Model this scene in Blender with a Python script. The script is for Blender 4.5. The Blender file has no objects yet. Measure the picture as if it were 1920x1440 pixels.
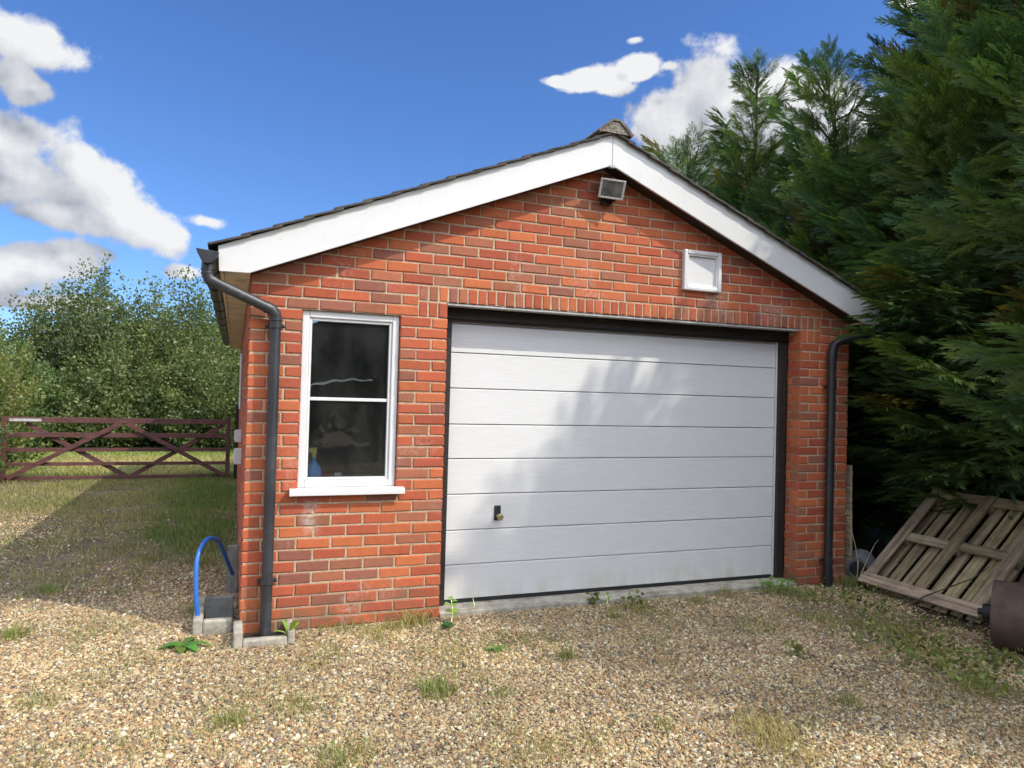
import bpy, math, random
import numpy as np
from mathutils import Vector, Matrix
R = math.radians
random.seed(7); rng = np.random.default_rng(11)
S = bpy.context.scene; COL = S.collection
S.render.engine = 'CYCLES'
# ------------------------------------------------------------------ camera
cam = bpy.data.cameras.new('camera'); camo = bpy.data.objects.new('camera', cam); COL.objects.link(camo)
cam.sensor_width = 36; cam.lens = 36*1341.8/1920; cam.clip_end = 3000; cam.clip_start = .05
def cam_axes(a, b, c):
    ca, sa, cb, sb, cc, sc = math.cos(a), math.sin(a), math.cos(b), math.sin(b), math.cos(c), math.sin(c)
    Rz = np.array([[ca,-sa,0],[sa,ca,0],[0,0,1]]); Rx = np.array([[1,0,0],[0,cb,-sb],[0,sb,cb]]); Ry = np.array([[cc,0,sc],[0,1,0],[-sc,0,cc]])
    return Rz@Rx@Ry
CR = cam_axes(-.3680, .0177, -.0273); CP = np.array([-.0666,-4.8726,1.5627])
m = Matrix.Identity(4)
for i in range(3):
    m[i][0] = CR[i,0]; m[i][1] = CR[i,2]; m[i][2] = -CR[i,1]; m[i][3] = CP[i]
camo.matrix_world = m
S.camera = camo
def sight(u, v):            # compass direction of a feature seen in the sky
    d = CR@np.array([(u-960)/1341.8, 1, -(v-720)/1341.8]); return d/np.linalg.norm(d)
# ------------------------------------------------------------------ light
SUN = np.array([1.12, -1.0, 1.5]); SUN = SUN/np.linalg.norm(SUN)      # towards the sun
elev = math.asin(SUN[2]); az = math.atan2(SUN[0], SUN[1])
SKY_STR, SUN_STR = .115, 2.8
S.view_settings.view_transform = 'Standard'; S.view_settings.look = 'None'; S.view_settings.exposure = .57; S.view_settings.gamma = 1
sl = bpy.data.lights.new('sun', 'SUN'); sl.energy = SUN_STR; sl.angle = R(.55); sl.color = (1, .93, .82)
so = bpy.data.objects.new('sun', sl); COL.objects.link(so); so.location = (20, -20, 30)
so.rotation_euler = Vector(SUN).to_track_quat('Z', 'Y').to_euler()
W = bpy.data.worlds.new('World'); S.world = W; W.use_nodes = True
class NT:                    # small node helper
    def __init__(s, t): s.t = t; s.L = t.links
    def n(s, typ, **k):
        nd = s.t.nodes.new(typ)
        for a, b in k.items(): setattr(nd, a, b)
        return nd
    def put(s, sock, v):
        if isinstance(v, bpy.types.NodeSocket): s.L.new(v, sock)
        elif v is not None: sock.default_value = v
    def math(s, op, a, b=None, c=None, clamp=False):
        nd = s.n('ShaderNodeMath', operation=op, use_clamp=clamp)
        for i, v in enumerate((a, b, c)):
            if v is not None: s.put(nd.inputs[i], v)
        return nd.outputs[0]
    def vmath(s, op, a, b=None, scale=None):
        nd = s.n('ShaderNodeVectorMath', operation=op); s.put(nd.inputs[0], a)
        if b is not None: s.put(nd.inputs[1], b)
        if scale is not None: s.put(nd.inputs['Scale'], scale)
        return nd.outputs['Value'] if op in ('DOT_PRODUCT','LENGTH','DISTANCE') else nd.outputs[0]
    def noise(s, vec, scale, detail=4, rough=.55, dim='3D', dist=0, w=None):
        nd = s.n('ShaderNodeTexNoise', noise_dimensions=dim)
        if vec is not None: s.L.new(vec, nd.inputs['Vector'])
        nd.inputs['Scale'].default_value = scale; nd.inputs['Detail'].default_value = detail
        nd.inputs['Roughness'].default_value = rough; nd.inputs['Distortion'].default_value = dist
        return nd.outputs['Fac']
    def mapr(s, v, a, b, c=0., d=1., smooth=True):
        nd = s.n('ShaderNodeMapRange', interpolation_type='SMOOTHSTEP' if smooth else 'LINEAR')
        for i, x in enumerate((v, a, b, c, d)): s.put(nd.inputs[i], x)
        return nd.outputs[0]
    def mix(s, f, a, b, mode='MIX'):
        nd = s.n('ShaderNodeMix', data_type='RGBA', blend_type=mode)
        s.put(nd.inputs[0], f); s.put(nd.inputs[6], a if isinstance(a, bpy.types.NodeSocket) else (*a, 1)); s.put(nd.inputs[7], b if isinstance(b, bpy.types.NodeSocket) else (*b, 1))
        return nd.outputs[2]
def world():
    t = W.node_tree; t.nodes.clear(); N = NT(t)
    out = N.n('ShaderNodeOutputWorld'); bg = N.n('ShaderNodeBackground')
    sky = N.n('ShaderNodeTexSky', sky_type='NISHITA', sun_disc=False); sky.sun_elevation = elev; sky.sun_rotation = az
    sky.air_density = 1.0; sky.dust_density = .15; sky.ozone_density = 3.2; sky.altitude = 0
    # cloud density as a function of direction: soft ellipses broken up by turbulence
    g = bpy.data.node_groups.new('cloud_field', 'ShaderNodeTree')
    g.interface.new_socket('Vector', in_out='INPUT', socket_type='NodeSocketVector'); g.interface.new_socket('Density', in_out='OUTPUT', socket_type='NodeSocketFloat')
    G = NT(g); gi = G.n('NodeGroupInput'); go = G.n('NodeGroupOutput'); v = gi.outputs[0]
    blobs = [  # seen at (u, v), half width, half height, tilt in degrees
        (10,62,125,46,-4),(75,95,60,34,0),(28,150,50,38,-45),(60,165,34,22,0),
        (0,262,120,58,8),(60,330,135,62,-18),(170,330,110,52,-30),(235,405,105,46,-20),(120,400,100,34,0),(385,415,34,14,0),(320,436,44,18,0),(0,350,90,40,0),
        (50,490,110,46,6),(-30,520,120,60,0),(120,480,50,34,20),(345,512,36,15,0),(60,565,130,20,0),
        (1120,146,74,26,6),(1190,128,56,24,14),(1062,154,46,12,-4),(1150,165,44,16,0),(1190,75,17,7,0),(1258,124,26,12,0),
        (1320,165,85,80,40),(1400,185,120,72,0),(1270,235,90,70,0),(1370,250,150,80,0),(1470,215,95,90,-20),(1450,300,180,90,0),(1300,300,130,60,0),(1590,250,80,70,0),(1700,5,34,12,-20)]
    cur = None
    for (u, vv, hw, hh, tl) in blobs:
        c = sight(u, vv); up = np.array([0,0,1.]); rt = np.cross(c, up); rt /= np.linalg.norm(rt); u2 = np.cross(rt, c)
        a = R(tl); ex = (rt*math.cos(a)+u2*math.sin(a))*1341.8/hw; ey = (-rt*math.sin(a)+u2*math.cos(a))*1341.8/hh
        x = G.vmath('DOT_PRODUCT', v, tuple(ex)); y = G.vmath('DOT_PRODUCT', v, tuple(ey))
        # x and y vanish at the centre because the axes are tangent to the sphere there
        r2 = G.math('ADD', G.math('MULTIPLY', x, x), G.math('MULTIPLY', y, y))
        d = G.math('SUBTRACT', 1.0, G.math('SQRT', r2))
        fr = G.math('GREATER_THAN', G.vmath('DOT_PRODUCT', v, tuple(c)), .3)
        d = G.math('ADD', G.math('MULTIPLY', d, fr), G.math('MULTIPLY', G.math('SUBTRACT', fr, 1.0), 3.0))
        d = G.math('MULTIPLY', d, min(1, (hw*hh)**.5/45)**.5) if hw < 45 else d
        cur = d if cur is None else G.math('SMOOTH_MAX', cur, d, .12)
    # unseen cumulus added over the rest of the sky to give white fill light
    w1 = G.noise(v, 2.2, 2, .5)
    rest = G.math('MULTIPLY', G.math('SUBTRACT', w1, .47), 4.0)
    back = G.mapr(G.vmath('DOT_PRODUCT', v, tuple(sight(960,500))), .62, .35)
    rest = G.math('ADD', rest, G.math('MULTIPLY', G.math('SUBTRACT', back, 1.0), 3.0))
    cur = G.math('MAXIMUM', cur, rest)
    n1 = G.noise(v, 9, 8, .56); n2 = G.n('ShaderNodeTexVoronoi', feature='F1'); G.L.new(v, n2.inputs['Vector']); n2.inputs['Scale'].default_value = 24
    n3 = G.noise(v, 34, 5, .6)
    nn = G.math('ADD', G.math('MULTIPLY', G.math('SUBTRACT', n1, .5), 1.25), G.math('ADD', G.math('MULTIPLY', G.math('SUBTRACT', .42, n2.outputs['Distance']), .30), G.math('MULTIPLY', G.math('SUBTRACT', n3, .5), .8)))
    G.L.new(G.math('ADD', cur, nn), go.inputs[0])
    tc = N.n('ShaderNodeTexCoord'); vec = N.vmath('NORMALIZE', tc.outputs['Generated'])
    def field(vv):
        nd = N.n('ShaderNodeGroup'); nd.node_tree = g; N.L.new(vv, nd.inputs[0]); return nd.outputs[0]
    d0 = field(vec)
    toward = np.array(SUN)*.020+np.array([0,0,.030])
    d1 = field(N.vmath('ADD', vec, tuple(toward)))
    mask = N.mapr(d0, .03, .36)
    relief = N.math('SUBTRACT', d0, d1)
    soft = N.noise(vec, 9, 8, .62)
    sh = N.mapr(N.math('ADD', relief, N.math('MULTIPLY', N.math('SUBTRACT', soft, .5), 1.3)), -.85, .75, 0, 1, False)
    ccol = N.mix(sh, (.20,.225,.28), (.62,.622,.625))
    # clouds on the sunward half of the sky are boosted to add fill light
    ccol = N.vmath('SCALE', ccol, scale=N.mapr(N.vmath('DOT_PRODUCT', vec, tuple(SUN)), .25, .92, 1.0, 4.6))
    # unseen clouds behind the viewer are boosted too, as extra fill
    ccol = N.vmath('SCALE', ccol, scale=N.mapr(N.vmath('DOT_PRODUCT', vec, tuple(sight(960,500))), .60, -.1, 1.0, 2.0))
    skyc = N.vmath('MULTIPLY', sky.outputs[0], (SKY_STR*.50, SKY_STR*.70, SKY_STR*1.02))
    # pale air towards the horizon
    z = N.n('ShaderNodeSeparateXYZ'); N.L.new(vec, z.inputs[0])
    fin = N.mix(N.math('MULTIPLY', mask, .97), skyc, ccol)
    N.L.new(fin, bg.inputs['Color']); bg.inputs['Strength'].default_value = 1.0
    N.L.new(bg.outputs[0], out.inputs[0])
    try: W.cycles.sampling_method = 'MANUAL'; W.cycles.sample_map_resolution = 1024
    except Exception: pass
world()
# ------------------------------------------------------------------ helpers
def tag(o, label=None, cat=None, group=None, kind=None):
    if label: o['label'] = label
    if cat: o['category'] = cat
    if group: o['group'] = group
    if kind: o['kind'] = kind
    return o
def empty(name, loc, label, cat, group=None):
    o = bpy.data.objects.new(name, None); COL.objects.link(o); o.location = loc; o.empty_display_size = .2
    return tag(o, label, cat, group)
class MB:
    def __init__(s): s.v = []; s.f = []; s.c = []; s.nv = 0
    def add(s, vs, fs, col=None):
        b = s.nv; s.v += [tuple(map(float, p)) for p in vs]; s.nv += len(vs)
        s.f += [tuple(b+i for i in f) for f in fs]
        s.c += [col or (1,1,1)]*len(vs)
    def box(s, x0, x1, y0, y1, z0, z1, col=None, M=None):
        vs = [(x0,y0,z0),(x1,y0,z0),(x1,y1,z0),(x0,y1,z0),(x0,y0,z1),(x1,y0,z1),(x1,y1,z1),(x0,y1,z1)]
        if M is not None: vs = [tuple(M@Vector(p)) for p in vs]
        s.add(vs, [(0,3,2,1),(4,5,6,7),(0,1,5,4),(1,2,6,5),(2,3,7,6),(3,0,4,7)], col)
    def beam(s, a, b, w, h, up=(0,0,1), col=None):      # box from a to b, w sideways, h along up
        a, b = Vector(a), Vector(b); d = (b-a).normalized(); u = Vector(up); sd = d.cross(u).normalized(); u = sd.cross(d)
        vs = []
        for p in (a, b):
            for i, j in ((-1,-1),(1,-1),(1,1),(-1,1)): vs.append(p+sd*w*.5*i+u*h*.5*j)
        s.add(vs, [(0,3,2,1),(4,5,6,7),(0,1,5,4),(1,2,6,5),(2,3,7,6),(3,0,4,7)], col)
    def brick(s, o, ex, ey, ez, L, H, D, ch, col, jit=.0012):
        # o front lower left corner, ex along, ey outward normal, ez up
        j = lambda: random.uniform(-jit, jit)
        o, ex, ey, ez = map(Vector, (o, ex, ey, ez)); vs = []
        pr = random.uniform(-.002, .0025)
        for (a, b) in ((0,0),(L,0),(L,H),(0,H)): vs.append(o+ex*a+ez*b-ey*D)
        for (a, b) in ((0,0),(L,0),(L,H),(0,H)): vs.append(o+ex*(a+j())+ez*(b+j())-ey*(ch-pr))
        for (a, b) in ((ch,ch),(L-ch,ch),(L-ch,H-ch),(ch,H-ch)): vs.append(o+ex*(a+j())+ez*(b+j())+ey*pr)
        fs = [(0,1,5,4),(1,2,6,5),(2,3,7,6),(3,0,4,7),(4,5,9,8),(5,6,10,9),(6,7,11,10),(7,4,8,11),(8,9,10,11)]
        s.add(vs, fs, col)
    def tube(s, pts, r, n=10, cap=True, col=None):
        pts = [Vector(p) for p in pts]; rs = r if isinstance(r, (list, tuple)) else [r]*len(pts); b0 = s.nv; vs = []
        nrm = None
        for i, p in enumerate(pts):
            d = (pts[min(i+1, len(pts)-1)]-pts[max(i-1, 0)]).normalized()
            if nrm is None: nrm = d.orthogonal().normalized()
            nrm = (nrm-d*nrm.dot(d)).normalized(); bi = d.cross(nrm)
            for k in range(n):
                a = 2*math.pi*k/n; vs.append(p+(nrm*math.cos(a)+bi*math.sin(a))*rs[i])
        fs = []
        for i in range(len(pts)-1):
            for k in range(n): fs.append((i*n+k, i*n+(k+1)%n, (i+1)*n+(k+1)%n, (i+1)*n+k))
        if cap: fs += [tuple(range(n))[::-1], tuple((len(pts)-1)*n+k for k in range(n))]
        s.add(vs, fs, col)
    def lathe(s, c, axis, prof, n=24, col=None):         # prof: (distance along axis, radius)
        ax = Vector(axis).normalized(); u = ax.orthogonal().normalized(); w = ax.cross(u); c = Vector(c); vs = []
        for (t, r) in prof:
            for k in range(n):
                a = 2*math.pi*k/n; vs.append(c+ax*t+(u*math.cos(a)+w*math.sin(a))*r)
        fs = [(i*n+k, i*n+(k+1)%n, (i+1)*n+(k+1)%n, (i+1)*n+k) for i in range(len(prof)-1) for k in range(n)]
        fs += [tuple(range(n))[::-1], tuple((len(prof)-1)*n+k for k in range(n))]
        s.add(vs, fs, col)
    def prism(s, poly, axis, t0, t1, col=None):          # poly in the two other axes, extruded
        n = len(poly); vs = []
        for t in (t0, t1):
            for (a, b) in poly: vs.append((t,a,b) if axis == 'x' else (a,t,b) if axis == 'y' else (a,b,t))
        s.add(vs, [tuple(range(n)), tuple(range(2*n-1, n-1, -1))]+[(i, (i+1)%n+0, (i+1)%n+n, i+n)[::-1] for i in range(n)], col)
    def build(s, name, mat, parent=None, smooth=False, bevel=0, angle=35):
        me = bpy.data.meshes.new(name); me.from_pydata(s.v, [], s.f)
        at = me.attributes.new('tint', 'FLOAT_COLOR', 'POINT')
        at.data.foreach_set('color', np.hstack([np.array(s.c, 'f').reshape(-1,3), np.ones((s.nv,1),'f')]).ravel())
        me.materials.append(mat); me.validate(); me.update()
        bm = None
        import bmesh
        bm = bmesh.new(); bm.from_mesh(me); bmesh.ops.recalc_face_normals(bm, faces=bm.faces); bm.to_mesh(me); bm.free()
        if smooth:
            me.shade_smooth()
            try: me.set_sharp_from_angle(angle=R(angle))
            except Exception: pass
        o = bpy.data.objects.new(name, me); COL.objects.link(o)
        if parent is not None:
            o.parent = parent
            o.matrix_parent_inverse = Matrix.Identity(4)
            org = Vector((0,0,0)); p = parent
            while p is not None: org += p.location; p = p.parent
            me.transform(Matrix.Translation(-org))
        if bevel:
            b = o.modifiers.new('bevel', 'BEVEL'); b.width = bevel; b.segments = 2; b.limit_method = 'ANGLE'; b.angle_limit = R(40); b.harden_normals = False
        return o
def raw_mesh(name, V, F, C, mat, parent=None, off=(0,0,0)):     # numpy verts, quads, colours
    me = bpy.data.meshes.new(name); V = (np.asarray(V,'f')-np.array(off,'f')).astype('f'); F = np.asarray(F,'i'); k = F.shape[1]
    me.vertices.add(len(V)); me.vertices.foreach_set('co', V.ravel())
    me.loops.add(F.size); me.loops.foreach_set('vertex_index', F.ravel())
    me.polygons.add(len(F)); me.polygons.foreach_set('loop_start', np.arange(0, F.size, k, dtype='i'))
    try: me.polygons.foreach_set('loop_total', np.full(len(F), k, 'i'))
    except Exception: pass
    at = me.attributes.new('tint', 'FLOAT_COLOR', 'POINT'); at.data.foreach_set('color', np.hstack([np.asarray(C,'f'), np.ones((len(V),1),'f')]).astype('f').ravel())
    me.materials.append(mat); me.update(calc_edges=True)
    o = bpy.data.objects.new(name, me); COL.objects.link(o)
    if parent is not None: o.parent = parent
    return o
# ------------------------------------------------------------------ materials
def material(name, fn):
    mt = bpy.data.materials.new(name); mt.use_nodes = True; N = NT(mt.node_tree)
    b = mt.node_tree.nodes['Principled BSDF']; out = mt.node_tree.nodes['Material Output']
    fn(N, b, out); return mt
def obj_co(N): return N.n('ShaderNodeTexCoord').outputs['Object']
def pos(N): return N.n('ShaderNodeNewGeometry').outputs['Position']
def tint(N): return N.n('ShaderNodeAttribute', attribute_name='tint').outputs['Color']
def sep(N, v): 
    s = N.n('ShaderNodeSeparateXYZ'); N.L.new(v, s.inputs[0]); return s.outputs
def stretch(N, v, sc):
    mp = N.n('ShaderNodeMapping'); N.L.new(v, mp.inputs[0]); mp.inputs['Scale'].default_value = sc; return mp.outputs[0]
def bump(N, b, h, strength, dist=.01):
    bp = N.n('ShaderNodeBump'); N.L.new(h, bp.inputs['Height']); bp.inputs['Strength'].default_value = strength; bp.inputs['Distance'].default_value = dist
    N.L.new(bp.outputs[0], b.inputs['Normal']); return bp
def m_brick(N, b, out):
    p = pos(N); c = tint(N)
    n = N.noise(p, 22, 6, .6); n2 = N.noise(p, 120, 4, .6)
    c = N.mix(N.mapr(n, .35, .68, 0, .40), c, N.vmath('MULTIPLY', c, (.68,.74,.85)))
    c = N.mix(N.mapr(n2, .5, .72, 0, .35), c, (.46,.20,.10))
    big = N.noise(p, 2.3, 4, .6); eff = N.math('MULTIPLY', N.mapr(big, .55, .74, 0, .5), N.mapr(N.noise(p, 40, 3), .42, .6))
    c = N.mix(eff, c, (.50,.42,.38))
    xs, ys, zs_ = sep(N, p); run = N.math('MULTIPLY', N.math('MULTIPLY', N.mapr(xs, .34, .40), N.mapr(xs, .50, .43)), N.math('MULTIPLY', N.mapr(zs_, .55, .72), N.mapr(zs_, .88, .80)))
    c = N.mix(N.math('MULTIPLY', run, N.mapr(N.noise(p, 16, 5, .65), .36, .62, 0, .75)), c, (.52,.46,.40))
    z = sep(N, p)[2]; alg = N.math('MULTIPLY', N.mapr(z, .34, -.02, 0, .85), N.mapr(N.noise(p, 6, 6, .65), .40, .62, .08, 1))
    c = N.mix(alg, c, (.13,.10,.055))
    N.L.new(c, b.inputs['Base Color']); b.inputs['Roughness'].default_value = .82; b.inputs['Specular IOR Level'].default_value = .3
    bump(N, b, N.math('ADD', N.math('MULTIPLY', n, .8), N.math('MULTIPLY', n2, .5)), .55, .006)
def m_mortar(N, b, out):
    p = pos(N); n = N.noise(p, 60, 5, .6)
    c = N.mix(N.mapr(n, .3, .7), (.38,.30,.20), (.54,.44,.30))
    c = N.mix(N.mapr(N.noise(p, 3, 4), .5, .7, 0, .5), c, (.24,.21,.15))
    z = sep(N, p)[2]; c = N.mix(N.mapr(z, .2, 0, 0, .7), c, (.16,.14,.09))
    N.L.new(c, b.inputs['Base Color']); b.inputs['Roughness'].default_value = .95; bump(N, b, n, .6, .01)
def simple(col, rough=.5, var=.0, vscale=8, spec=.5, bmp=0, bscale=60, metal=0, dirt=None, dscale=4, dlo=.55):
    def fn(N, b, out):
        p = pos(N); c = None
        if var:
            n = N.noise(p, vscale, 5, .6); c = N.mix(N.mapr(n, .3, .7), tuple(x*(1-var) for x in col), tuple(min(1, x*(1+var)) for x in col))
        if dirt:
            d = N.mapr(N.noise(p, dscale, 6, .65), dlo, dlo+.2, 0, .8); c = N.mix(d, c if c is not None else col, dirt)
        if c is not None: N.L.new(c, b.inputs['Base Color'])
        else: b.inputs['Base Color'].default_value = (*col, 1)
        b.inputs['Roughness'].default_value = rough; b.inputs['Specular IOR Level'].default_value = spec; b.inputs['Metallic'].default_value = metal
        if bmp: bump(N, b, N.noise(p, bscale, 5, .6), bmp, .004)
    return fn
def m_door(N, b, out):
    p = pos(N); g = N.noise(stretch(N, p, (5, 5, 120)), 1.0, 5, .6, dist=.6); z = sep(N, p)[2]
    c = N.mix(N.mapr(g, .3, .7), (.65,.655,.645), (.71,.715,.705))
    st = N.math('MULTIPLY', N.mapr(z, .30, .05, 0, .55), N.mapr(N.noise(stretch(N, p, (1,1,.25)), 9, 5, .65), .35, .75))
    c = N.mix(st, c, (.50,.43,.27))
    # grime lying along the ribs
    rib = N.math('FRACT', N.math('DIVIDE', N.math('SUBTRACT', z, .053), .2605)); c = N.mix(N.math('MULTIPLY', N.mapr(rib, .86, 1.0, 0, .30), N.mapr(N.noise(stretch(N, p, (.6,1,3)), 4, 5, .65), .35, .7)), c, (.42,.40,.33))
    c = N.mix(N.mapr(N.noise(p, 14, 6, .7), .60, .8, 0, .4), c, (.5,.5,.46))
    N.L.new(c, b.inputs['Base Color']); b.inputs['Roughness'].default_value = .42
    bump(N, b, N.math('ADD', g, N.math('MULTIPLY', N.noise(p, 1.6, 2), 2.0)), .30, .004)
def m_white(N, b, out):
    p = pos(N); c = N.mix(N.mapr(N.noise(p, 5, 6, .65), .5, .75, 0, .5), (.67,.67,.66), (.54,.54,.50))
    N.L.new(c, b.inputs['Base Color']); b.inputs['Roughness'].default_value = .35; bump(N, b, N.noise(p, 3, 2), .12, .01)
def m_barge(N, b, out):
    p = pos(N); s = sep(N, p); n = N.noise(stretch(N, p, (6,6,6)), 1.4, 6, .65)
    # weather line along the upper edge of the board
    d = N.math('SUBTRACT', s[2], N.math('SUBTRACT', 3.56, N.math('MULTIPLY', N.math('ABSOLUTE', N.math('SUBTRACT', s[0], 2.513)), .409)))
    edge = N.mapr(N.math('ADD', d, N.math('MULTIPLY', N.math('SUBTRACT', n, .5), .06)), -.055, -.030, 0, .62)
    c = N.mix(N.mapr(n, .5, .8, 0, .25), (.62,.62,.60), (.50,.49,.42)); c = N.mix(edge, c, (.52,.53,.46))
    spot = N.n('ShaderNodeTexVoronoi'); N.L.new(p, spot.inputs['Vector']); spot.inputs['Scale'].default_value = 9
    c = N.mix(N.mapr(spot.outputs['Distance'], .05, .03, 0, .7), c, (.35,.34,.3))
    N.L.new(c, b.inputs['Base Color']); b.inputs['Roughness'].default_value = .38; bump(N, b, N.noise(p, 2.2, 2), .15, .012)
def m_wood(base, dark, rough=.85, sc=(2,30,30), rot=0):
    def fn(N, b, out):
        p = obj_co(N); tn = tint(N)
        g = N.noise(stretch(N, p, sc), 1.5, 6, .65, dist=.4); n = N.noise(p, 7, 5, .6)
        c = N.mix(N.mapr(g, .32, .68), dark, base); c = N.mix(N.mapr(n, .45, .75, 0, .5), c, tuple(x*.5 for x in dark))
        c = N.vmath('MULTIPLY', c, tn)
        N.L.new(c, b.inputs['Base Color']); b.inputs['Roughness'].default_value = rough; bump(N, b, g, .5, .006)
    return fn
def m_leaf(trans=.35, rough=.5):
    def fn(N, b, out):
        c = tint(N); p = pos(N)
        c = N.mix(N.mapr(N.noise(p, 1.4, 3), .35, .7, 0, .45), c, N.vmath('MULTIPLY', c, (1.35,1.2,.8)))
        N.L.new(c, b.inputs['Base Color']); b.inputs['Roughness'].default_value = rough; b.inputs['Specular IOR Level'].default_value = .35
        tr = N.n('ShaderNodeBsdfTranslucent'); N.L.new(N.vmath('MULTIPLY', c, (1.3,1.5,.7)), tr.inputs[0])
        mx = N.n('ShaderNodeMixShader'); mx.inputs[0].default_value = trans
        N.L.new(b.outputs[0], mx.inputs[1]); N.L.new(tr.outputs[0], mx.inputs[2]); N.L.new(mx.outputs[0], out.inputs[0])
    return fn
def m_glass(N, b, out):
    p = pos(N)
    gl = N.n('ShaderNodeBsdfGlossy'); gl.inputs['Roughness'].default_value = .015; gl.inputs[0].default_value = (1,1,1,1)
    tr = N.n('ShaderNodeBsdfTransparent'); tr.inputs[0].default_value = (.86,.88,.88,1)
    fr = N.n('ShaderNodeFresnel'); fr.inputs[0].default_value = 1.5
    bp = N.n('ShaderNodeBump'); N.L.new(N.noise(p, 2.5, 2), bp.inputs['Height']); bp.inputs['Strength'].default_value = .05; bp.inputs['Distance'].default_value = .01
    N.L.new(bp.outputs[0], gl.inputs['Normal'])
    mx = N.n('ShaderNodeMixShader'); N.L.new(fr.outputs[0], mx.inputs[0]); N.L.new(tr.outputs[0], mx.inputs[1]); N.L.new(gl.outputs[0], mx.inputs[2])
    df = N.n('ShaderNodeBsdfDiffuse'); df.inputs[0].default_value = (.55,.55,.50,1)
    dust = N.n('ShaderNodeMixShader'); N.L.new(N.mapr(N.noise(stretch(N, p, (1,1,.5)), 5, 6, .65), .3, .75, .006, .040), dust.inputs[0]); N.L.new(mx.outputs[0], dust.inputs[1]); N.L.new(df.outputs[0], dust.inputs[2])
    N.L.new(dust.outputs[0], out.inputs[0])
def m_film(N, b, out):
    p = pos(N)
    gl = N.n('ShaderNodeBsdfGlossy'); gl.inputs['Roughness'].default_value = .16; gl.inputs[0].default_value = (.85,.88,.9,1)
    bp = N.n('ShaderNodeBump'); N.L.new(N.noise(p, 14, 6, .7, dist=1.5), bp.inputs['Height']); bp.inputs['Strength'].default_value = 1; bp.inputs['Distance'].default_value = .05
    N.L.new(bp.outputs[0], gl.inputs['Normal'])
    tr = N.n('ShaderNodeBsdfTransparent'); tr.inputs[0].default_value = (.9,.9,.9,1)
    mx = N.n('ShaderNodeMixShader'); mx.inputs[0].default_value = .15
    N.L.new(tr.outputs[0], mx.inputs[1]); N.L.new(gl.outputs[0], mx.inputs[2]); N.L.new(mx.outputs[0], out.inputs[0])
def m_ground(N, b, out):
    p = pos(N); s = sep(N, p); x, y = s[0], s[1]
    big = N.noise(p, .55, 5, .6); mid = N.noise(p, 3.2, 5, .6); fine = N.noise(p, 45, 5, .7)
    gsoil = N.mix(N.mapr(mid, .35, .65), (.10,.075,.048), (.20,.155,.10))
    vor = N.n('ShaderNodeTexVoronoi'); N.L.new(p, vor.inputs['Vector']); vor.inputs['Scale'].default_value = 55
    peb = N.mix(N.mapr(sep(N, vor.outputs['Color'])[0], 0, 1), (.20,.14,.09), (.50,.40,.28))
    grav = N.mix(N.mapr(vor.outputs['Distance'], .25, .6), peb, gsoil)
    grass = N.mix(N.mapr(fine, .3, .7), (.10,.105,.040), (.21,.19,.075))
    dry = N.mix(N.mapr(fine, .3, .7), (.20,.17,.085), (.40,.36,.20))
    field = N.mix(N.mapr(N.math('ADD', big, N.math('MULTIPLY', N.noise(stretch(N, p, (.15,1,1)), .9, 3), .5)), .60, .85), grass, dry)
    # where gravel gives way to grass
    gx = N.math('MULTIPLY', N.mapr(N.math('ADD', y, N.math('MULTIPLY', N.math('SUBTRACT', big, .5), 5.0)), 1.3, 3.6), N.mapr(x, 5.0, 2.0))
    c = N.mix(gx, grav, N.mix(N.mapr(mid, .42, .62), gsoil, grass))
    c = N.mix(N.mapr(y, 8.3, 9.4), c, field)
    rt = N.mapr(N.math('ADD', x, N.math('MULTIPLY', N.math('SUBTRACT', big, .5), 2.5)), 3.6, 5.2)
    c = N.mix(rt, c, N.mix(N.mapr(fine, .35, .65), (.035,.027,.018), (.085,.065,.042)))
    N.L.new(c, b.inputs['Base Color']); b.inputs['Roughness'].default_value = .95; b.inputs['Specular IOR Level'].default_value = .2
    bump(N, b, N.math('ADD', fine, mid), .8, .02)
def m_stone(N, b, out):
    c = N.n('ShaderNodeAttribute', attribute_name='stone_tint', attribute_type='INSTANCER').outputs['Color']
    p = pos(N); c = N.mix(N.mapr(N.noise(p, 160, 3), .4, .7, 0, .35), c, N.vmath('MULTIPLY', c, (.65,.6,.55)))
    N.L.new(c, b.inputs['Base Color']); b.inputs['Roughness'].default_value = .75
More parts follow.
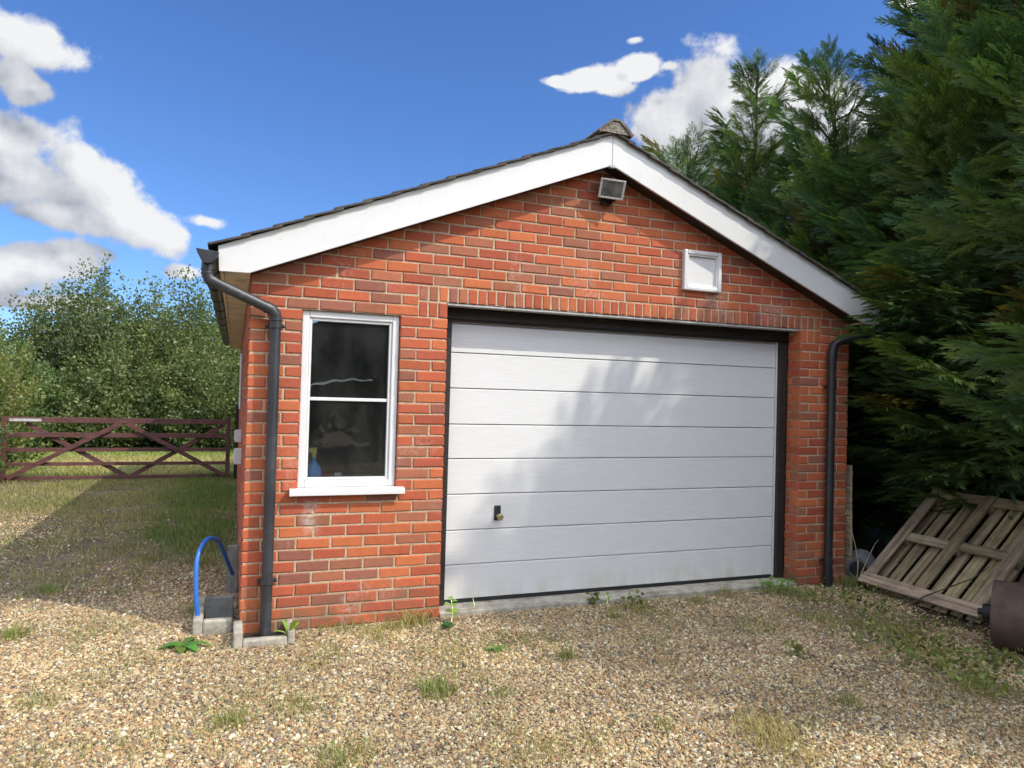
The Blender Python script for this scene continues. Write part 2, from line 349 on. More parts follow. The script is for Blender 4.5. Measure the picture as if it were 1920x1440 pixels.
MAT = {k: material(k, f) for k, f in dict(
    brick=m_brick, mortar=m_mortar, door=m_door, white_plastic=m_white, barge=m_barge, glass=m_glass, film=m_film, ground=m_ground, stone=m_stone,
    black_plastic=simple((.022,.023,.026), .38, .3, 6, .5, .1, 30, dirt=(.10,.10,.095), dscale=7, dlo=.6),
    grey_pipe=simple((.034,.036,.040), .42, .3, 5, .5, .1, 20, dirt=(.13,.125,.11), dscale=9, dlo=.58),
    soffit=simple((.74,.71,.60), .8, .15, 6, .3, .3, 40, dirt=(.30,.29,.24), dscale=5, dlo=.56),
    dark_timber=m_wood((.030,.022,.018), (.012,.009,.008), .6),
    concrete=simple((.36,.33,.27), .95, .25, 14, .2, .8, 90, dirt=(.17,.15,.11), dscale=6, dlo=.5),
    grey_concrete=simple((.20,.20,.185), .95, .25, 10, .2, .7, 90, dirt=(.10,.10,.08), dscale=6, dlo=.55),
    tile=simple((.070,.062,.056), .85, .35, 20, .3, .7, 60, dirt=(.13,.13,.09), dscale=8, dlo=.55),
    ridge=simple((.13,.10,.08), .9, .3, 20, .3, .7, 60, dirt=(.20,.20,.15), dscale=12, dlo=.5),
    bedding=simple((.22,.20,.16), .95, .5, 70, .2, 1, 70, dirt=(.06,.055,.05), dscale=50, dlo=.5),
    steel=simple((.42,.42,.40), .5, .2, 20, .5, .2, 40),
    alum=simple((.55,.54,.50), .45, .2, 20, .5, .2, 60, metal=.3, dirt=(.25,.22,.17), dscale=20, dlo=.5),
    lamp_glass=simple((.10,.105,.10), .12, .5, 12, .6),
    brass=simple((.42,.35,.17), .4, .2, 30, .5, metal=.6),
    rubber=simple((.016,.016,.017), .6, .2, 20),
    blue_hose=simple((.022,.14,.50), .38, .12, 12, .5),
    blue_plastic=simple((.05,.34,.80), .4, .1, 10), yellow_plastic=simple((.70,.55,.12), .4),
    red_plastic=simple((.35,.06,.03), .5), pale_plastic=simple((.7,.7,.68), .5),
    gate_wood=m_wood((.14,.048,.040), (.065,.026,.023), .7, (3,20,20)),
    gate_dark=m_wood((.045,.028,.025), (.02,.013,.012), .8, (20,20,3)),
    pallet_wood=m_wood((.52,.43,.28), (.22,.175,.11), .9, (26,1.6,26)), pallet_cross=m_wood((.48,.39,.26), (.20,.16,.105), .9, (1.6,26,26)),
    bark=simple((.09,.065,.045), .95, .35, 20, .2, .9, 40), 
    leyland=material and m_leaf(.22, .55), hedge_leaf=m_leaf(.35, .45), grass_blade=m_leaf(.35, .6), weed_leaf=m_leaf(.4, .45),
    room=simple((.07,.068,.065), .9, .2, 3), rust=simple((.095,.062,.048), .75, .25, 9, .35, .25, 60, dirt=(.085,.055,.04), dscale=6, dlo=.5),
    bag=simple((.12,.13,.145), .6, .25, 20, .4, .3, 60), soil_black=simple((.02,.018,.016), .9, .3, 10),
    straw=simple((.42,.35,.20), .8, .3, 20)).items()}
# ------------------------------------------------------------------ ground
def ground():
    mb = MB(); n = 60; xs = np.sign(np.linspace(-1,1,n))*np.abs(np.linspace(-1,1,n))**3*400; vs = []
    for yy in xs:
        for xx in xs: vs.append((xx, yy, 0.0))
    fs = [(j*n+i, j*n+i+1, (j+1)*n+i+1, (j+1)*n+i) for j in range(n-1) for i in range(n-1)]
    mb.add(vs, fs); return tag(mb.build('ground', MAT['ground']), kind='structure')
ground()
# ------------------------------------------------------------------ garage
GW, GD, D1, D2, DT, EZ, AX, SL = 5.026, 8.8, 1.3127, 4.4807, 2.2125, 2.29, 2.513, .409
garage = empty('brick_garage', (2.5, 0, 0), 'red brick garage with white panelled door, white barge boards and low pitched roof', 'garage')
def bcol():
    k = random.random()
    base = random.choice([(.50,.118,.056),(.47,.105,.052),(.53,.138,.060),(.44,.100,.056),(.55,.150,.064)]) if k < .72 else random.choice([(.38,.130,.078),(.36,.135,.085),(.42,.14,.078),(.31,.110,.080)])
    f = random.uniform(.84, 1.08); return (base[0]*f*.93, base[1]*f*.95, base[2]*f*.86)
J = .010; BT = .104
def row_cells(x0, x1, joints):
    e = sorted(set([x0, x1]+[j for j in joints if x0+.03 < j < x1-.03])); return list(zip(e[:-1], e[1:]))
def course(mb, k, x0, x1, jl, org, ex, ey, z0=None, H=.065):
    z = .075*k if z0 is None else z0
    for a, b in row_cells(x0, x1, jl):
        ga = 0 if a == x0 else J/2; gb = 0 if b == x1 else J/2; L = b-a-ga-gb
        mb.brick((org[0]+ex[0]*(a+ga), org[1]+ex[1]*(a+ga), z+.005+random.uniform(-.0012,.0012)), ex, ey, (0,0,1), L, H, .1, .006, bcol(), .0028)
def jitter(js): return [j+random.uniform(-.006,.006) for j in js]
roofz = lambda x: EZ+SL*(min(x, GW-x))          # underside line of the barge, near enough
mb = MB(); s1 = D1/6
for k in range(0, 48):
    z0, z1 = .075*k, .075*(k+1)
    odd = k % 2
    jl = [s1*i for i in range(0, 24)] if not odd else [s1*(i+.5) for i in range(0, 24)]
    lo, hi = (0, GW)
    if z0+.03 > EZ:
        inset = (z0+.03-EZ)/SL; lo, hi = inset-.12, GW-inset+.12
        lo = max(lo, 0); hi = min(hi, GW)
    if hi-lo < .2: continue
    segs = []
    if z1 <= 2.10:     # piers, split by the window
        if z1 > .93: segs += [(0, .327), (.978, D1)]
        else: segs += [(0, D1)]
        segs += [(D2, GW)]
    elif z0 < DT+.1125-.01:    # alongside the rowlock courses
        segs += [(0, 1.10), (4.70, GW)]
        if z1 < 2.11: pass
    else: segs = [(lo, hi)]
    if z1 < DT: course(mb, k, .1045, .158, [], (D2, 0), (0,1,0), (-1,0,0))
    for a, b in segs:
        j2 = jitter(jl)
        if a == D2: j2 = [D2+.105*(1+odd)+.22*i if not odd else D2+.215*(i+1)-.0 for i in range(3)]
        if k >= 34: pass
        course(mb, k, a, b, j2, (0,0), (1,0,0), (0,-1,0))
# rowlock courses over the opening
def rowlocks(x0, x1, z):
    n = int(round((x1-x0)/.0725))
    for i in range(n):
        a = x0+(x1-x0)*i/n; L = (x1-x0)/n-J
        mb.brick((a+J/2, 0, z+.005+random.uniform(-.002,.002)), (1,0,0), (0,-1,0), (0,0,1), L, .1025, .1, .006, bcol(), .0025)
rowlocks(1.10, 4.70, DT)
rowlocks(1.10, D1, DT-.1125); rowlocks(D2, 4.70, DT-.1125)
wall = mb.build('wall', MAT['brick'], garage)
# mortar core of the front wall (a part of it), set back a little from the brick faces
mc = MB(); y0, y1 = .006, .112
def slab(x0, x1, z0, z1): mc.box(x0, x1, y0, y1, z0, z1)
e = .008
slab(e, .321, -.15, 2.10); slab(.321, .984, -.15, .905); slab(.984, D1-e, -.15, 2.10); slab(D2+e, GW-e, -.15, 2.10)
slab(e, D1-e, 2.10, DT+.004); slab(D2+e, GW-e, 2.10, DT+.004)
mc.prism([(e, DT+.004), (GW-e, DT+.004), (GW-e, EZ+.03), (AX, EZ+SL*AX+.07), (e, EZ+.03)], 'y', y0, y1)
mc.box(D2+.0085, D2+.10, .1125, .156, -.15, DT-.02); mc.build('mortar', MAT['mortar'], wall)
for side in (0, 1, 2):
    mb = MB(); mc = MB()
    L = GD-.11 if side < 2 else GW
    for k in range(0, 31):
        jl = jitter([.2188*i+(.1094 if k % 2 else 0) for i in range(1, 42)])
        if side == 0: course(mb, k, .106, GD, jl, (0,0), (0,1,0), (-1,0,0))
        elif side == 1: course(mb, k, .106, GD, jl, (GW,0), (0,1,0), (1,0,0))
        else: course(mb, k, .11, GW-.11, jl, (0,GD), (1,0,0), (0,1,0))
    if side == 0: mc.box(.006, .112, .113, GD-.006, -.15, EZ-.01)
    elif side == 1: mc.box(GW-.112, GW-.006, .113, GD-.006, -.15, EZ-.01)
    else:
        mc.box(.113, GW-.113, GD-.112, GD-.006, -.15, EZ-.01); mc.prism([(0,EZ-.009),(GW,EZ-.009),(AX,EZ+SL*AX+.05)], 'y', GD-.112, GD-.004)
    w = mb.build('wall', MAT['brick'], garage); mc.build('mortar', MAT['mortar'], w)
mb = MB(); mb.box(.115, GW-.115, .3, GD-.12, .0, .02); mb.build('floor_slab', MAT['room'], garage)
# door step, lintel, timber door frame
mb = MB(); mb.box(D1+.002, D2-.002, -.012, .34, -.12, .034); st = mb.build('door_step', MAT['concrete'], garage, bevel=.008)
mb = MB(); mb.box(D1-.0, D2+.10, .010, .125, DT-.012, DT-.0005); mb.box(D1+.002, D2-.002, .010, .0135, DT-.014, DT-.0125); mb.build('lintel', MAT['steel'], garage)
mb = MB()
mb.box(D1+.002, 1.392, .155, .26, .036, 2.105); mb.box(4.400, D2-.002, .155, .26, .036, 2.105)
mb.box(D1+.002, D2-.002, .155, .26, 2.120, DT-.014); mb.box(D1+.002, D2-.002, .17, .26, 2.105, 2.120)
mb.build('door_frame', MAT['dark_timber'], garage, bevel=.004)
mb = MB(); mb.box(4.384, 4.399, .190, .24, .036, 2.105); mb.box(1.396, 4.384, .205, .24, 2.098, 2.1045); mb.build('door_trim', MAT['white_plastic'], garage)
# the sectional door: one profile extruded across
mb = MB(); zs = [.060,.315,.569,.833,1.095,1.35,1.616,1.879,2.096]; prof = []
for i in range(8):
    a, b_ = zs[i], zs[i+1]
    up = .010 if i > 0 else .002
    prof += [(.222, a+.0005), (.200, a+.004), (.200, b_-.011), (.212, b_-.002), (.222, b_-.0005)]
vs = [(1.398, y, z) for y, z in prof]+[(4.380, y, z) for y, z in prof]; n = len(prof)
mb.add(vs, [(i, i+1, i+1+n, i+n) for i in range(n-1)])
mb.box(1.3985, 4.3795, .2235, .25, .061, 2.095)
door = mb.build('garage_door', MAT['door'], garage)
mb = MB(); mb.box(1.398, 4.380, .196, .245, .036, .0595); mb.build('rubber_seal', MAT['rubber'], door)
mb = MB(); mb.box(1.772, 1.824, .190, .1995, .632, .742); h = mb.build('handle', MAT['rubber'], door, bevel=.004)
mb = MB(); mb.lathe((1.800,.1895,.664), (0,-1,0), [(0,.014),(.03,.012),(.034,.021),(.05,.0255),(.062,.024),(.068,.017)], 20); 
kn = mb.build('knob', MAT['brass'], door, smooth=True)
# window
mb = MB(); X0, X1, Z0, Z1 = .329, .976, .925, 2.098; fy0, fy1 = .028, .098
def frame(mb, x0, x1, z0, z1, w, ya, yb, wb=None):
    wb = wb or w
    mb.box(x0, x0+w, ya, yb, z0, z1); mb.box(x1-w, x1, ya, yb, z0, z1); mb.box(x0+w, x1-w, ya, yb, z0, z0+wb); mb.box(x0+w, x1-w, ya, yb, z1-w, z1)
frame(mb, X0, X1, Z0, Z1, .046, fy0, fy1)
win = mb.build('window', MAT['white_plastic'], garage, bevel=.006)
mb = MB(); frame(mb, X0+.047, X1-.047, Z0+.047, Z1-.047, .018, fy0+.012, fy1-.012); mb.build('sash', MAT['white_plastic'], win, bevel=.004)
mb = MB(); mb.box(X0+.066, X1-.066, .048, .066, 1.502, 1.524); mb.build('glazing_bar', MAT['white_plastic'], win, bevel=.003)
mb = MB(); mb.box(X0+.0655, X1-.0655, .060, .064, Z0+.0655, Z1-.0655); mb.build('pane', MAT['glass'], win)
mb = MB(); mb.prism([(-.062,.882),(-.062,.915),(-.052,.923),(.0275,.926),(.0275,.906),(-.045,.900),(-.048,.882)], 'x', .276, 1.030); mb.build('sill', MAT['white_plastic'], win, bevel=.003)
mb = MB(); mb.box(.33, .975, .115, .36, .955, .975); mb.build('window_board', MAT['room'], win)
# blind panel in the gable
mb = MB(); frame(mb, 3.252, 3.612, 2.457, 2.784, .034, -.036, .012); vp = mb.build('vent_panel', MAT['white_plastic'], garage, bevel=.008)
mb = MB(); frame(mb, 3.2865, 3.5775, 2.4915, 2.7495, .012, -.026, .011); mb.box(3.2990, 3.5650, -.006, .010, 2.5040, 2.7370); mb.build('panel_face', MAT['white_plastic'], vp, bevel=.003)
# barge boards, verge soffit, eaves
YB = -.150
for s in (0, 1):
    mx = (lambda x: x) if s == 0 else (lambda x: 2*AX-x)
    mb = MB(); pl = [(-.185, 2.283), (-.012, 2.285), (AX-.0015, 3.316), (AX-.0015, 3.553), (-.195, 2.437)]
    pl = [(mx(a), b) for a, b in pl]
    mb.prism(pl, 'y', YB, YB+.020); mb.build('barge_board', MAT['barge'], garage, bevel=.002)
    mb = MB(); pl = [(-.010, 2.290), (AX, 3.325), (AX, 3.340), (-.010, 2.305)]; mb.prism([(mx(a), b) for a, b in pl], 'y', YB+.021, .0); mb.build('verge_soffit', MAT['dark_timber'], garage)
    mb = MB(); x0, x1 = sorted((mx(-.155), mx(-.004))); mb.box(x0, x1, YB+.021, GD+.1, 2.284, 2.292)
    mb.build('soffit', MAT['soffit'], garage)
    mb = MB(); x0, x1 = sorted((mx(-.180), mx(-.158))); mb.box(x0, x1, YB+.021, GD+.1, 2.280, 2.42); mb.build('fascia', MAT['soffit'], garage)
# little metal clip at the apex joint
mb = MB(); mb.box(AX-.022, AX+.022, YB-.004, YB+.03, 3.300, 3.318); mb.box(AX-.003, AX+.003, YB-.0025, YB-.0005, 3.318, 3.545); mb.build('joint_clip', MAT['steel'], garage)
# roof coverings: rows of flat tiles, each row lapping the one below
for s in (0, 1):
    mb = MB(); ca = math.cos(math.atan(SL)); sa = math.sin(math.atan(SL)); gauge = .20; n = 15
    for r in range(n):
        d0 = r*gauge-.02; Lt = .265
        ncol = 54
        for c in range(ncol):
            y0_ = YB-.035+c*.169+(.0845 if r % 2 and c else 0); y1_ = y0_+.167-(.0) 
            if r % 2 and c == 0: y1_ = y0_+.25
            lift = random.uniform(0, .004)+ (.003 if c == 0 else 0)
            def P(d, h, y):
                x = -.235+d*ca-h*sa*0; z = 2.405+ .012 + d*sa+h
                return ((x if s == 0 else 2*AX-x), y, z)
            d1 = min(d0+Lt, 3.005)
            h0 = .012+lift+random.uniform(-.001,.003); h1 = .004; t = .012
            vs = [P(d0,h0,y0_),P(d0,h0,y1_),P(d1,h1,y1_),P(d1,h1,y0_),P(d0,h0+t,y0_),P(d0,h0+t,y1_),P(d1,h1+t,y1_),P(d1,h1+t,y0_)]
            mb.add(vs, [(0,3,2,1),(4,5,6,7),(0,1,5,4),(1,2,6,5),(2,3,7,6),(3,0,4,7)])
    rf = mb.build('roof', MAT['tile'], garage)
    mb = MB(); pl = [(-.20,2.405),(AX,3.515),(AX,3.548),(-.20,2.435)]; mb.prism([((a if s == 0 else 2*AX-a), b) for a, b in pl], 'y', YB+.021, GD+.1)
    mb.build('roof_deck', MAT['dark_timber'], rf)
yy = YB-.05; i = 0
mb = MB()
while yy < GD+.1:
    o1, o2 = random.uniform(-.006,.006), random.uniform(0,.006)
    pts = [(-.150, -.072), (-.085, -.010), (-.030, .032), (.030, .032), (.085, -.010), (.150, -.072)]
    out_ = [(AX+a+o1, 3.618+b+o2) for a, b in pts]; inn = [(AX+a*.88+o1, 3.602+b+o2) for a, b in pts][::-1]
    for q in range(5):
        a0, a1 = out_[q], out_[q+1]; b1, b0 = inn[4-q], inn[5-q]
        mb.prism([a0, a1, b1, b0], 'y', yy, yy+.445)
    yy += .45
rd = mb.build('ridge', MAT['ridge'], garage)
mb = MB(); mb.prism([(AX-.125,3.545),(AX+.125,3.545),(AX+.072,3.592),(AX+.025,3.628),(AX-.025,3.628),(AX-.072,3.592)], 'y', YB-.042, YB+.3); mb.build('mortar_bedding', MAT['bedding'], garage)
# gutters and downpipes
def arc(c, r, a0, a1, n, fx): return [fx(c[0]+r*math.cos(a), c[1]+r*math.sin(a)) for a in np.linspace(a0, a1, n)]
for s in (0, 1):
    f = (lambda x: x) if s == 0 else (lambda x: 2*AX-x)
    mb = MB(); cx, cz = -.243, 2.392; ys0, ys1 = YB+.02, GD+.1
    oa = [(cx+.056*math.cos(a), cz+.062*math.sin(a)) for a in np.linspace(math.pi, 2*math.pi, 11)]
    ia = [(cx+.052*math.cos(a), cz+.058*math.sin(a)) for a in np.linspace(2*math.pi, math.pi, 11)]
    for q in range(10):
        mb.prism([(f(a), b) for a, b in (oa[q], oa[q+1], ia[9-q], ia[10-q])], 'y', ys0, ys1)
    gt = mb.build('gutter', MAT['black_plastic'], garage, smooth=True)
    for yb in np.arange(.35, GD, .82):
        mb = MB()
        ob = [(cx+.062*math.cos(a), cz+.069*math.sin(a)) for a in np.linspace(math.pi, 2*math.pi, 9)]; ib = [(cx+.057*math.cos(a), cz+.063*math.sin(a)) for a in np.linspace(2*math.pi, math.pi, 9)]
        for q in range(8): mb.prism([(f(a), b) for a, b in (ob[q], ob[q+1], ib[7-q], ib[8-q])], 'y', yb, yb+.05)
        mb.box(min(f(-.188), f(-.1805)), max(f(-.188), f(-.1805)), yb+.005, yb+.045, 2.33, 2.40)
        mb.build('bracket', MAT['black_plastic'], gt)
    # outlet with flared top at the front end
    mb = MB(); b_ = [(f(-.315), 2.398), (f(-.183), 2.398), (f(-.200), 2.345), (f(-.290), 2.345)]
    if s == 0: mb.prism([(-.318,2.405),(-.186,2.392),(-.200,2.350),(-.235,2.318),(-.272,2.318)], 'y', YB-.045, YB+.10)
    else: mb.prism([(f(a), b) for a, b in ((-.300,2.40),(-.186,2.392),(-.200,2.350),(-.235,2.318),(-.272,2.318))], 'y', YB-.03, YB+.10)
    mb.build('outlet', MAT['black_plastic'], gt, bevel=.004)
PR = .034
mb = MB()
px, py = .158, -.062
p0 = Vector((-.250,-.115,2.33)); p1 = Vector((-.250,-.115,2.235)); p2 = Vector((px-.01,-.072,2.068)); p3 = Vector((px,py,2.00)); p4 = Vector((px,py,-.04))
mb.tube([p0, p1+Vector((0,0,.03)), p1+Vector((.012,0,-.005)), p1+(p2-p1)*.11], [PR+.003]*4, 18)
mb.tube([p1+(p2-p1)*.08, p1+(p2-p1)*.92], PR, 18)
mb.tube([p1+(p2-p1)*.86, p1+(p2-p1)*.95, Vector((px-.004,-.066,2.048)), Vector((px,py,2.02)), Vector((px,py,1.955))], [PR+.004]*5, 18)
mb.tube([Vector((px,py,1.96)), p4], PR, 20)
mb.lathe((-.250,-.115,2.285), (0,0,1), [(0,PR+.003),(.002,PR+.007),(.012,PR+.007),(.014,PR+.003)], 20)
mb.lathe((-.250,-.115,2.262), (0,0,1), [(0,PR+.003),(.002,PR+.006),(.008,PR+.006),(.010,PR+.003)], 20)
mb.lathe((px,py,2.005), (0,0,1), [(0,PR+.004),(.002,PR+.008),(.012,PR+.008),(.014,PR+.004)], 20)
dp = mb.build('downpipe', MAT['grey_pipe'], garage, smooth=True)
def clip(zc, x, y, par, mat):
    mb = MB(); mb.lathe((x,y,zc-.014), (0,0,1), [(0,PR+.001),(.001,PR+.007),(.027,PR+.007),(.028,PR+.001)], 20)
    mb.box(x-.060, x+.060, y+.026, y+.040, zc-.012, zc+.012)
    mb.lathe((x-.052,y+.026,zc), (0,-1,0), [(0,.009),(.010,.009),(.012,.005)], 10); mb.lathe((x+.052,y+.026,zc), (0,-1,0), [(0,.009),(.010,.009),(.012,.005)], 10)
    mb.build('clip', mat, par, smooth=True)
clip(1.975, px, py, dp, MAT['grey_pipe']); clip(.345, px, py, dp, MAT['grey_pipe'])
mb = MB(); qx = 4.770
mb.tube([(5.27,-.12,2.31),(5.27,-.12,2.25),(5.245,-.115,2.225),(4.84,-.07,2.12),(4.795,-.064,2.095),(qx+.004,-.062,2.05),(qx,-.062,1.98),(qx,-.062,.02)], PR, 18)
mb.tube([(4.80,-.066,2.105),(qx+.006,-.063,2.06),(qx,-.062,2.02),(qx,-.062,1.94)], PR+.005, 18)
mb.tube([(qx,-.062,.10),(qx,-.062,-.03)], PR+.008, 18)
dp2 = mb.build('downpipe', MAT['black_plastic'], garage, smooth=True); clip(1.72, qx, -.062, dp2, MAT['black_plastic']); clip(.22, qx, -.062, dp2, MAT['black_plastic'])
# meter boxes on the passage side, and a strip of vertical trim
for (y_, z0_, z1_, xx) in ((2.4,1.06,1.17,-.060),(1.9,.90,1.03,-.062)):
    mb = MB(); mb.box(xx, -.002, y_, y_+.16, z0_, z1_); mb.box(xx-.006, xx, y_+.012, y_+.148, z0_+.012, z1_-.012); mb.build('meter_box', MAT['white_plastic'], garage, bevel=.005)
mb = MB(); mb.tube([(-.02,3.4,1.95),(-.02,3.4,1.35)], .012, 10); mb.build('cable_duct', MAT['white_plastic'], garage)
# ------------------------------------------------------------------ floodlight under the apex
fl = empty('floodlight', (2.54,-.005,3.13), 'small square halogen floodlight with aluminium rim on the brick gable below the apex', 'floodlight')
M = Matrix.Translation((2.53,-.115,3.150))@Matrix.Rotation(R(-16),4,'Z')@Matrix.Rotation(R(22),4,'X')@Matrix.Rotation(R(5),4,'Y')
mb = MB(); mb.box(-.088,.088,-.004,.055,-.066,.066,M=M); mb.box(-.06,.06,.055,.085,-.045,.045,M=M); mb.box(-.012,.012,-.01,.004,.066,.082,M=M); mb.build('housing', MAT['black_plastic'], fl, bevel=.006)
mb = MB()
for b_ in ((-.097,-.080,-.072,.072),(.080,.097,-.072,.072),(-.080,.080,.058,.072),(-.080,.080,-.072,-.058)): mb.box(b_[0],b_[1],-.022,-.0045,b_[2],b_[3],M=M)
mb.build('rim', MAT['alum'], fl, bevel=.003)
mb = MB(); mb.box(-.079,.079,-.014,-.0045,-.057,.057,M=M); mb.build('lamp_glass', MAT['lamp_glass'], fl)
mb = MB(); mb.box(2.495,2.575,-.045,-.003,3.055,3.105); mb.beam((2.48,-.03,3.085),(2.475,-.10,3.15),.008,.02); mb.beam((2.60,-.03,3.085),(2.605,-.12,3.15),.008,.02); mb.beam((2.48,-.03,3.085),(2.60,-.03,3.085),.02,.01); mb.build('bracket', MAT['black_plastic'], fl)
# ------------------------------------------------------------------ things seen through the window
o = empty('spray_bottle', (.425,.16,.975), 'blue spray bottle with yellow trigger head standing behind the window glass', 'bottle')
mb = MB(); pr = [(.0,.050),(.02,.054),(.055,.052),(.085,.034),(.115,.015),(.135,.013)]
mb.lathe((.442,.15,.976), (0,0,1), pr, 20); mb.build('body', MAT['blue_plastic'], o, smooth=True)
mb = MB(); mb.lathe((.442,.15,1.112), (0,0,1), [(0,.017),(.03,.017),(.032,.01)], 14); mb.box(.408,.458,.138,.162,1.143,1.180); mb.build('trigger_head', MAT['yellow_plastic'], o, bevel=.003)
o = empty('paint_brush', (.56,.2,1.0), 'brush with red handle and pale head lying on the inner window board', 'brush')
mb = MB(); mb.tube([(.49,.17,.985),(.53,.175,.99),(.585,.18,.992)], [.006,.010,.007], 10); mb.build('handle', MAT['red_plastic'], o)
mb = MB(); mb.box(.587,.632,.165,.195,.982,1.004); mb.build('head', MAT['pale_plastic'], o, bevel=.003)
# torn film hanging inside the upper half
n = 26; mfl = MB(); vs = []
for j in range(n):
    for i in range(n):
        x = .395+.525*i/(n-1); t = j/(n-1)
        bot = 1.60+.05*math.sin(i/(n-1)*2.6)+.012*math.sin(i*1.7)
        z = 2.03+(bot-2.03)*t; y = .105+.010*math.sin(i*.9+j*.35)+.008*math.sin(j*1.3+i*.2)
        vs.append((x, y, z))
mfl.add(vs, [(j*n+i, j*n+i+1, (j+1)*n+i+1, (j+1)*n+i) for j in range(n-1) for i in range(n-1)])
fo = mfl.build('plastic_film', MAT['film'], None, smooth=True); tag(fo, 'torn sheet of clear crinkled plastic hanging inside the window', 'plastic sheet')
mb = MB(); pts = [(.395+.42*t, .100, 1.60+.05*math.sin(t*.8*2.6)+.006*math.sin(t*21)) for t in np.linspace(0,1,18)]
for a_, b_ in zip(pts[:-1], pts[1:]):
    w = .006*(1-abs((a_[0]-.5)/.42))+.002
    mb.add([(a_[0],a_[1],a_[2]-w),(b_[0],b_[1],b_[2]-w),(b_[0],b_[1],b_[2]+w),(a_[0],a_[1],a_[2]+w)], [(0,1,2,3)])
mb.build('torn_edge', MAT['pale_plastic'], fo)
# ------------------------------------------------------------------ drains and blue pipe at the corner
o = empty('drain_surround', (.12,-.13,0), 'pale concrete kerb round the drain under the left downpipe, tucked against the brick corner', 'drain kerb')
mb = MB(); mb.box(-.035,.020,-.245,.035-.04,-.06,.10); mb.box(.0205,.28,-.245,-.19,-.06,.045); mb.box(.2805,.325,-.245,-.006,-.06,.085); mb.build('kerb', MAT['concrete'], o, bevel=.012)
mb = MB(); mb.box(.031,.27,-.184,-.007,-.05,.004); mb.build('grating', MAT['rubber'], o)
o = empty('gully_surround', (-.16,.25,0), 'grey concrete gully box beside the garage corner with the blue pipe rising out of it', 'gully')
mb = MB(); mb.box(-.275,-.215,.07,.62,-.06,.10); mb.box(-.2145,-.040,.07,.13,-.06,.088); mb.build('kerb', MAT['concrete'], o, bevel=.012)
mb = MB(); mb.box(-.2145,-.035,.36,.41,-.06,.155); mb.build('upstand', MAT['grey_concrete'], o, bevel=.008)
mb = MB(); mb.box(-.214,-.045,.131,.359,-.05,.012); mb.build('sump', MAT['soil_black'], o)
mb = MB(); pts = []
A = np.array([-.240,.165,.02]); B = np.array([-.045,.80,.20])
ctrl = [A, (-.262,.17,.22), (-.268,.21,.42), (-.248,.265,.510), (-.210,.345,.553), (-.157,.44,.528), (-.12,.54,.45), (-.085,.65,.33), B]
P = [np.array(c, float) for c in ctrl]; P = [2*P[0]-P[1]]+P+[2*P[-1]-P[-2]]
for i in range(1, len(P)-2):
    for t in np.linspace(0, 1, 7)[:-1]:
        pts.append(.5*((2*P[i])+(-P[i-1]+P[i+1])*t+(2*P[i-1]-5*P[i]+4*P[i+1]-P[i+2])*t*t+(-P[i-1]+3*P[i]-3*P[i+1]+P[i+2])*t**3))
pts.append(P[-2]); mb.tube([tuple(p) for p in pts], .0145, 14)
tag(mb.build('water_pipe', MAT['blue_hose'], None, smooth=True), 'blue plastic water pipe arching out of the gully by the garage corner', 'pipe')
mb = MB(); mb.box(-.085,-.006,1.02,1.08,0,.36); tag(mb.build('paving_slab', MAT['grey_concrete'], None, bevel=.006), 'narrow grey slab standing on edge against the side wall behind the blue pipe', 'slab')
# ------------------------------------------------------------------ gate
YG = 8.45
g = empty('field_gate', (-1.75, YG, 0), 'five-bar field gate in flaking dark red paint beside the hedge', 'gate')
def wb(a, b, w, h, up=(0,0,1)):
    mb = MB(); mb.beam(a, b, w, h, up); return mb
gx0, gx1 = -3.46, -.16
for (zc, h) in ((.990,.085),(.752,.075),(.515,.060),(.287,.055),(.068,.055)):
    wb((gx0,YG,zc),(gx1,YG,zc),.045 if h > .08 else .025, h).build('rail', MAT['gate_wood'], g, bevel=.004)
for x in (gx0+.03, gx1-.0): wb((x,YG-.0,.03),(x,YG,1.03 if x < -1 else 1.09),.07,.075,(0,1,0)).build('stile', MAT['gate_wood'], g, bevel=.004)
for (a, b, dy) in (((-3.36,.07),(-1.80,.955),-.045),((-3.15,.93),(-1.70,.07),.035),((-1.72,.955),(-.20,.07),-.045),((-1.68,.05),(-.25,.93),.035)):
    mb = MB(); mb.beam((a[0],YG+dy,a[1]),(b[0],YG+dy,b[1]),.022,.070); mb.build('brace', MAT['gate_wood'], g, bevel=.003)
mb = MB(); mb.box(-3.36,-2.93,YG-.030,YG-.0225,.965,1.008); mb.build('plate', MAT['alum'], g)
mb = MB(); mb.box(-.055,.085,YG+.05,YG+.19,-.1,1.30); tag(mb.build('gate_post', MAT['gate_dark'], None, bevel=.008), 'dark square timber gate post next to the back corner of the garage', 'gate post', 'gate posts')
mb = MB(); mb.box(-3.68,-3.53,YG-.02,YG+.13,-.1,1.25); tag(mb.build('gate_post', MAT['gate_wood'], None, bevel=.008), 'red-brown gate post half hidden in the bush at the left end of the gate', 'gate post', 'gate posts')
